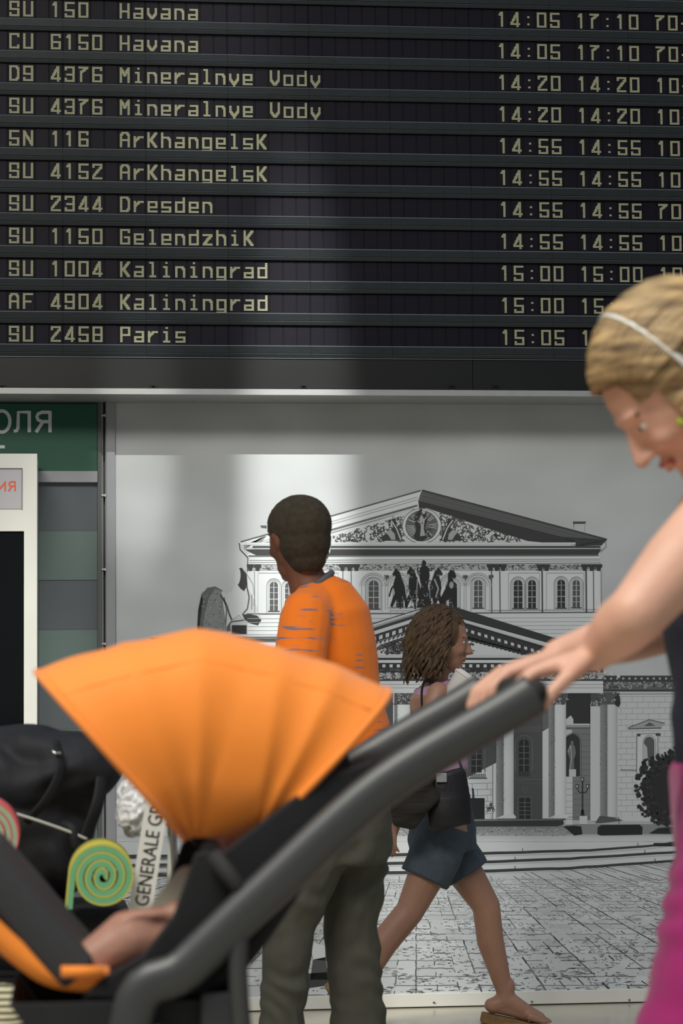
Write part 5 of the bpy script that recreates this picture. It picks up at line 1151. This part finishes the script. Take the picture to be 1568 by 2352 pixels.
bm = bmesh.new(); tube(bm, bez([T(26, 1866, -.2), T(90, 1886, -.19), T(158, 1910, -.17), T(200, 1928, -.16)], 6), .003, 8); mk('cord', bm, m_tie, RU, True, label='pale drawcord')
bm = bmesh.new(); tube(bm, bez([T(146, 1895, -.14), T(165, 1905, -.16), T(176, 1945, -.16), T(200, 1952, -.15)], 6), .011, 8); mk('side_loop', bm, m_nylon, RU, True)
# rolled mats
def roll_mat(nm, cx, cy, r_px, turns, asp, mA, mB, label, length=.19, tail=True, y0=-.37):
    c = T(cx, cy, y0); s = T(cx+100, cy, y0).x-c.x; s /= 100
    RM = thing(nm, V(c.x, c.y, c.z-r_px*s*asp), label, 'sleeping mat', 'rolled foam mats tied to the rucksack')
    R0 = 16*s; R1 = r_px*s; pitch = (R1-R0)/turns; n = int(turns*48); outer = []; mid = []; inner = []
    for k in range(n+1):
        a = -.6+turns*2*math.pi*k/n; r_ = R0+(R1-R0)*k/n; e = asp if False else 1+(asp-1)*1
        d = V(math.cos(a)*(1-.35*(1-k/n)**3), 0, math.sin(a)*e); inner.append(c+d*(r_-pitch*.96)); mid.append(c+d*(r_-pitch*.24)); outer.append(c+d*r_)
    if tail:
        for arr, dx in ((inner, .0), (mid, 0), (outer, 0)):
            p = arr[-1]; arr.append(p+V(-.003, 0, -.03)); arr.append(p+V(-.006, 0, -.062))
    def band(a_, b_, m, name):
        bm = bmesh.new(); q = []
        for p, r_ in zip(a_, b_): q.append([bm.verts.new(p), bm.verts.new(r_), bm.verts.new(r_+V(0, length, 0)), bm.verts.new(p+V(0, length, 0))])
        for u, v in zip(q, q[1:]):
            for j in range(4): f = bm.faces.new((u[j], u[(j+1) % 4], v[(j+1) % 4], v[j])); f.smooth = j in (1, 3)
        bm.faces.new(q[0]); bm.faces.new(q[-1][::-1]); bmesh.ops.recalc_face_normals(bm, faces=bm.faces); return mk(name, bm, m, RM)
    band(inner, mid, mA, 'foam_layer'); band(mid, outer, mB, 'coloured_skin')
    return RM
m_mint = mat('mint green foam', (110, 172, 124), .9, noise_amt=.04, nscale=60, bump=.2, bscale=300); m_yell = mat('yellow foam skin', (190, 180, 72), .85, bump=.15, bscale=300)
m_pale = mat('pale green foam', (150, 170, 140), .9, noise_amt=.04, nscale=60); m_pink = mat('pink red foam skin', (206, 92, 92), .85)
roll_mat('sleeping_mat', 236, 2014, 80, 3.6, 1.0, m_mint, m_yell, 'mint green and yellow foam mat rolled into a spiral beside the advert strip')
roll_mat('sleeping_mat', -32, 1925, 78, 4.3, 1.12, m_pale, m_pink, 'pale green and pink foam mat rolled up under the rucksack', tail=False, y0=-.39)
# shiny plastic bag and striped sack
m_bagw = mat('crinkled silvery plastic', (222, 222, 222), .25, bump=.3, bscale=30)
bm = bmesh.new(); ell(bm, T(312, 1862, -.13), (.042, .05, .055)); ell(bm, T(300, 1815, -.13), (.03, .03, .03)); ell(bm, T(322, 1800, -.13), (.012, .02, .03))
cr_ = lambda co: np.array([.010*noise.noise(Vector((c[0]*55, c[1]*40, c[2]*22)))+.006*noise.noise(Vector(c*90)) for c in co])
pb = mk('plastic_bag', melt('plastic_bag', bm, .004, 1, cr_), m_bagw); pb.data.polygons.foreach_set('use_smooth', [False]*len(pb.data.polygons)); tag(pb, 'crinkled silvery plastic bag hanging between rucksack and advert strip', 'bag')
m_str = bpy.data.materials.new('cream and olive stripes'); m_str.use_nodes = True; t = m_str.node_tree; b = t.nodes['Principled BSDF']; tcn = t.nodes.new('ShaderNodeTexCoord'); wv_ = t.nodes.new('ShaderNodeTexWave'); wv_.bands_direction = 'Z'; wv_.inputs['Scale'].default_value = 26; wv_.inputs['Distortion'].default_value = 1.2; r_ = t.nodes.new('ShaderNodeValToRGB')
r_.color_ramp.elements[0].color = (*lin((104, 98, 70)), 1); r_.color_ramp.elements[1].color = (*lin((206, 200, 168)), 1); r_.color_ramp.elements[0].position = .3; r_.color_ramp.elements[1].position = .6; t.links.new(tcn.outputs['Object'], wv_.inputs[0]); t.links.new(wv_.outputs[0], r_.inputs[0]); t.links.new(r_.outputs[0], b.inputs['Base Color']); b.inputs['Roughness'].default_value = .8
sc_ = P(10, 2322, -3.75); bm = bmesh.new(); ell(bm, V(sc_.x, sc_.y, .145), (.16, .14, .145)); ell(bm, V(sc_.x, sc_.y, .30), (.14, .12, .2)); cap(bm, V(sc_.x, sc_.y, .4), V(sc_.x, sc_.y, sc_.z+.01), .06, .045); SKb = mk('striped_sack', melt('striped_sack', bm, .008, 3, folds(.008, 6, (0, 0, 1))), m_str); tag(SKb, 'cream and olive striped sack standing in front of the trolley at the far left', 'bag')
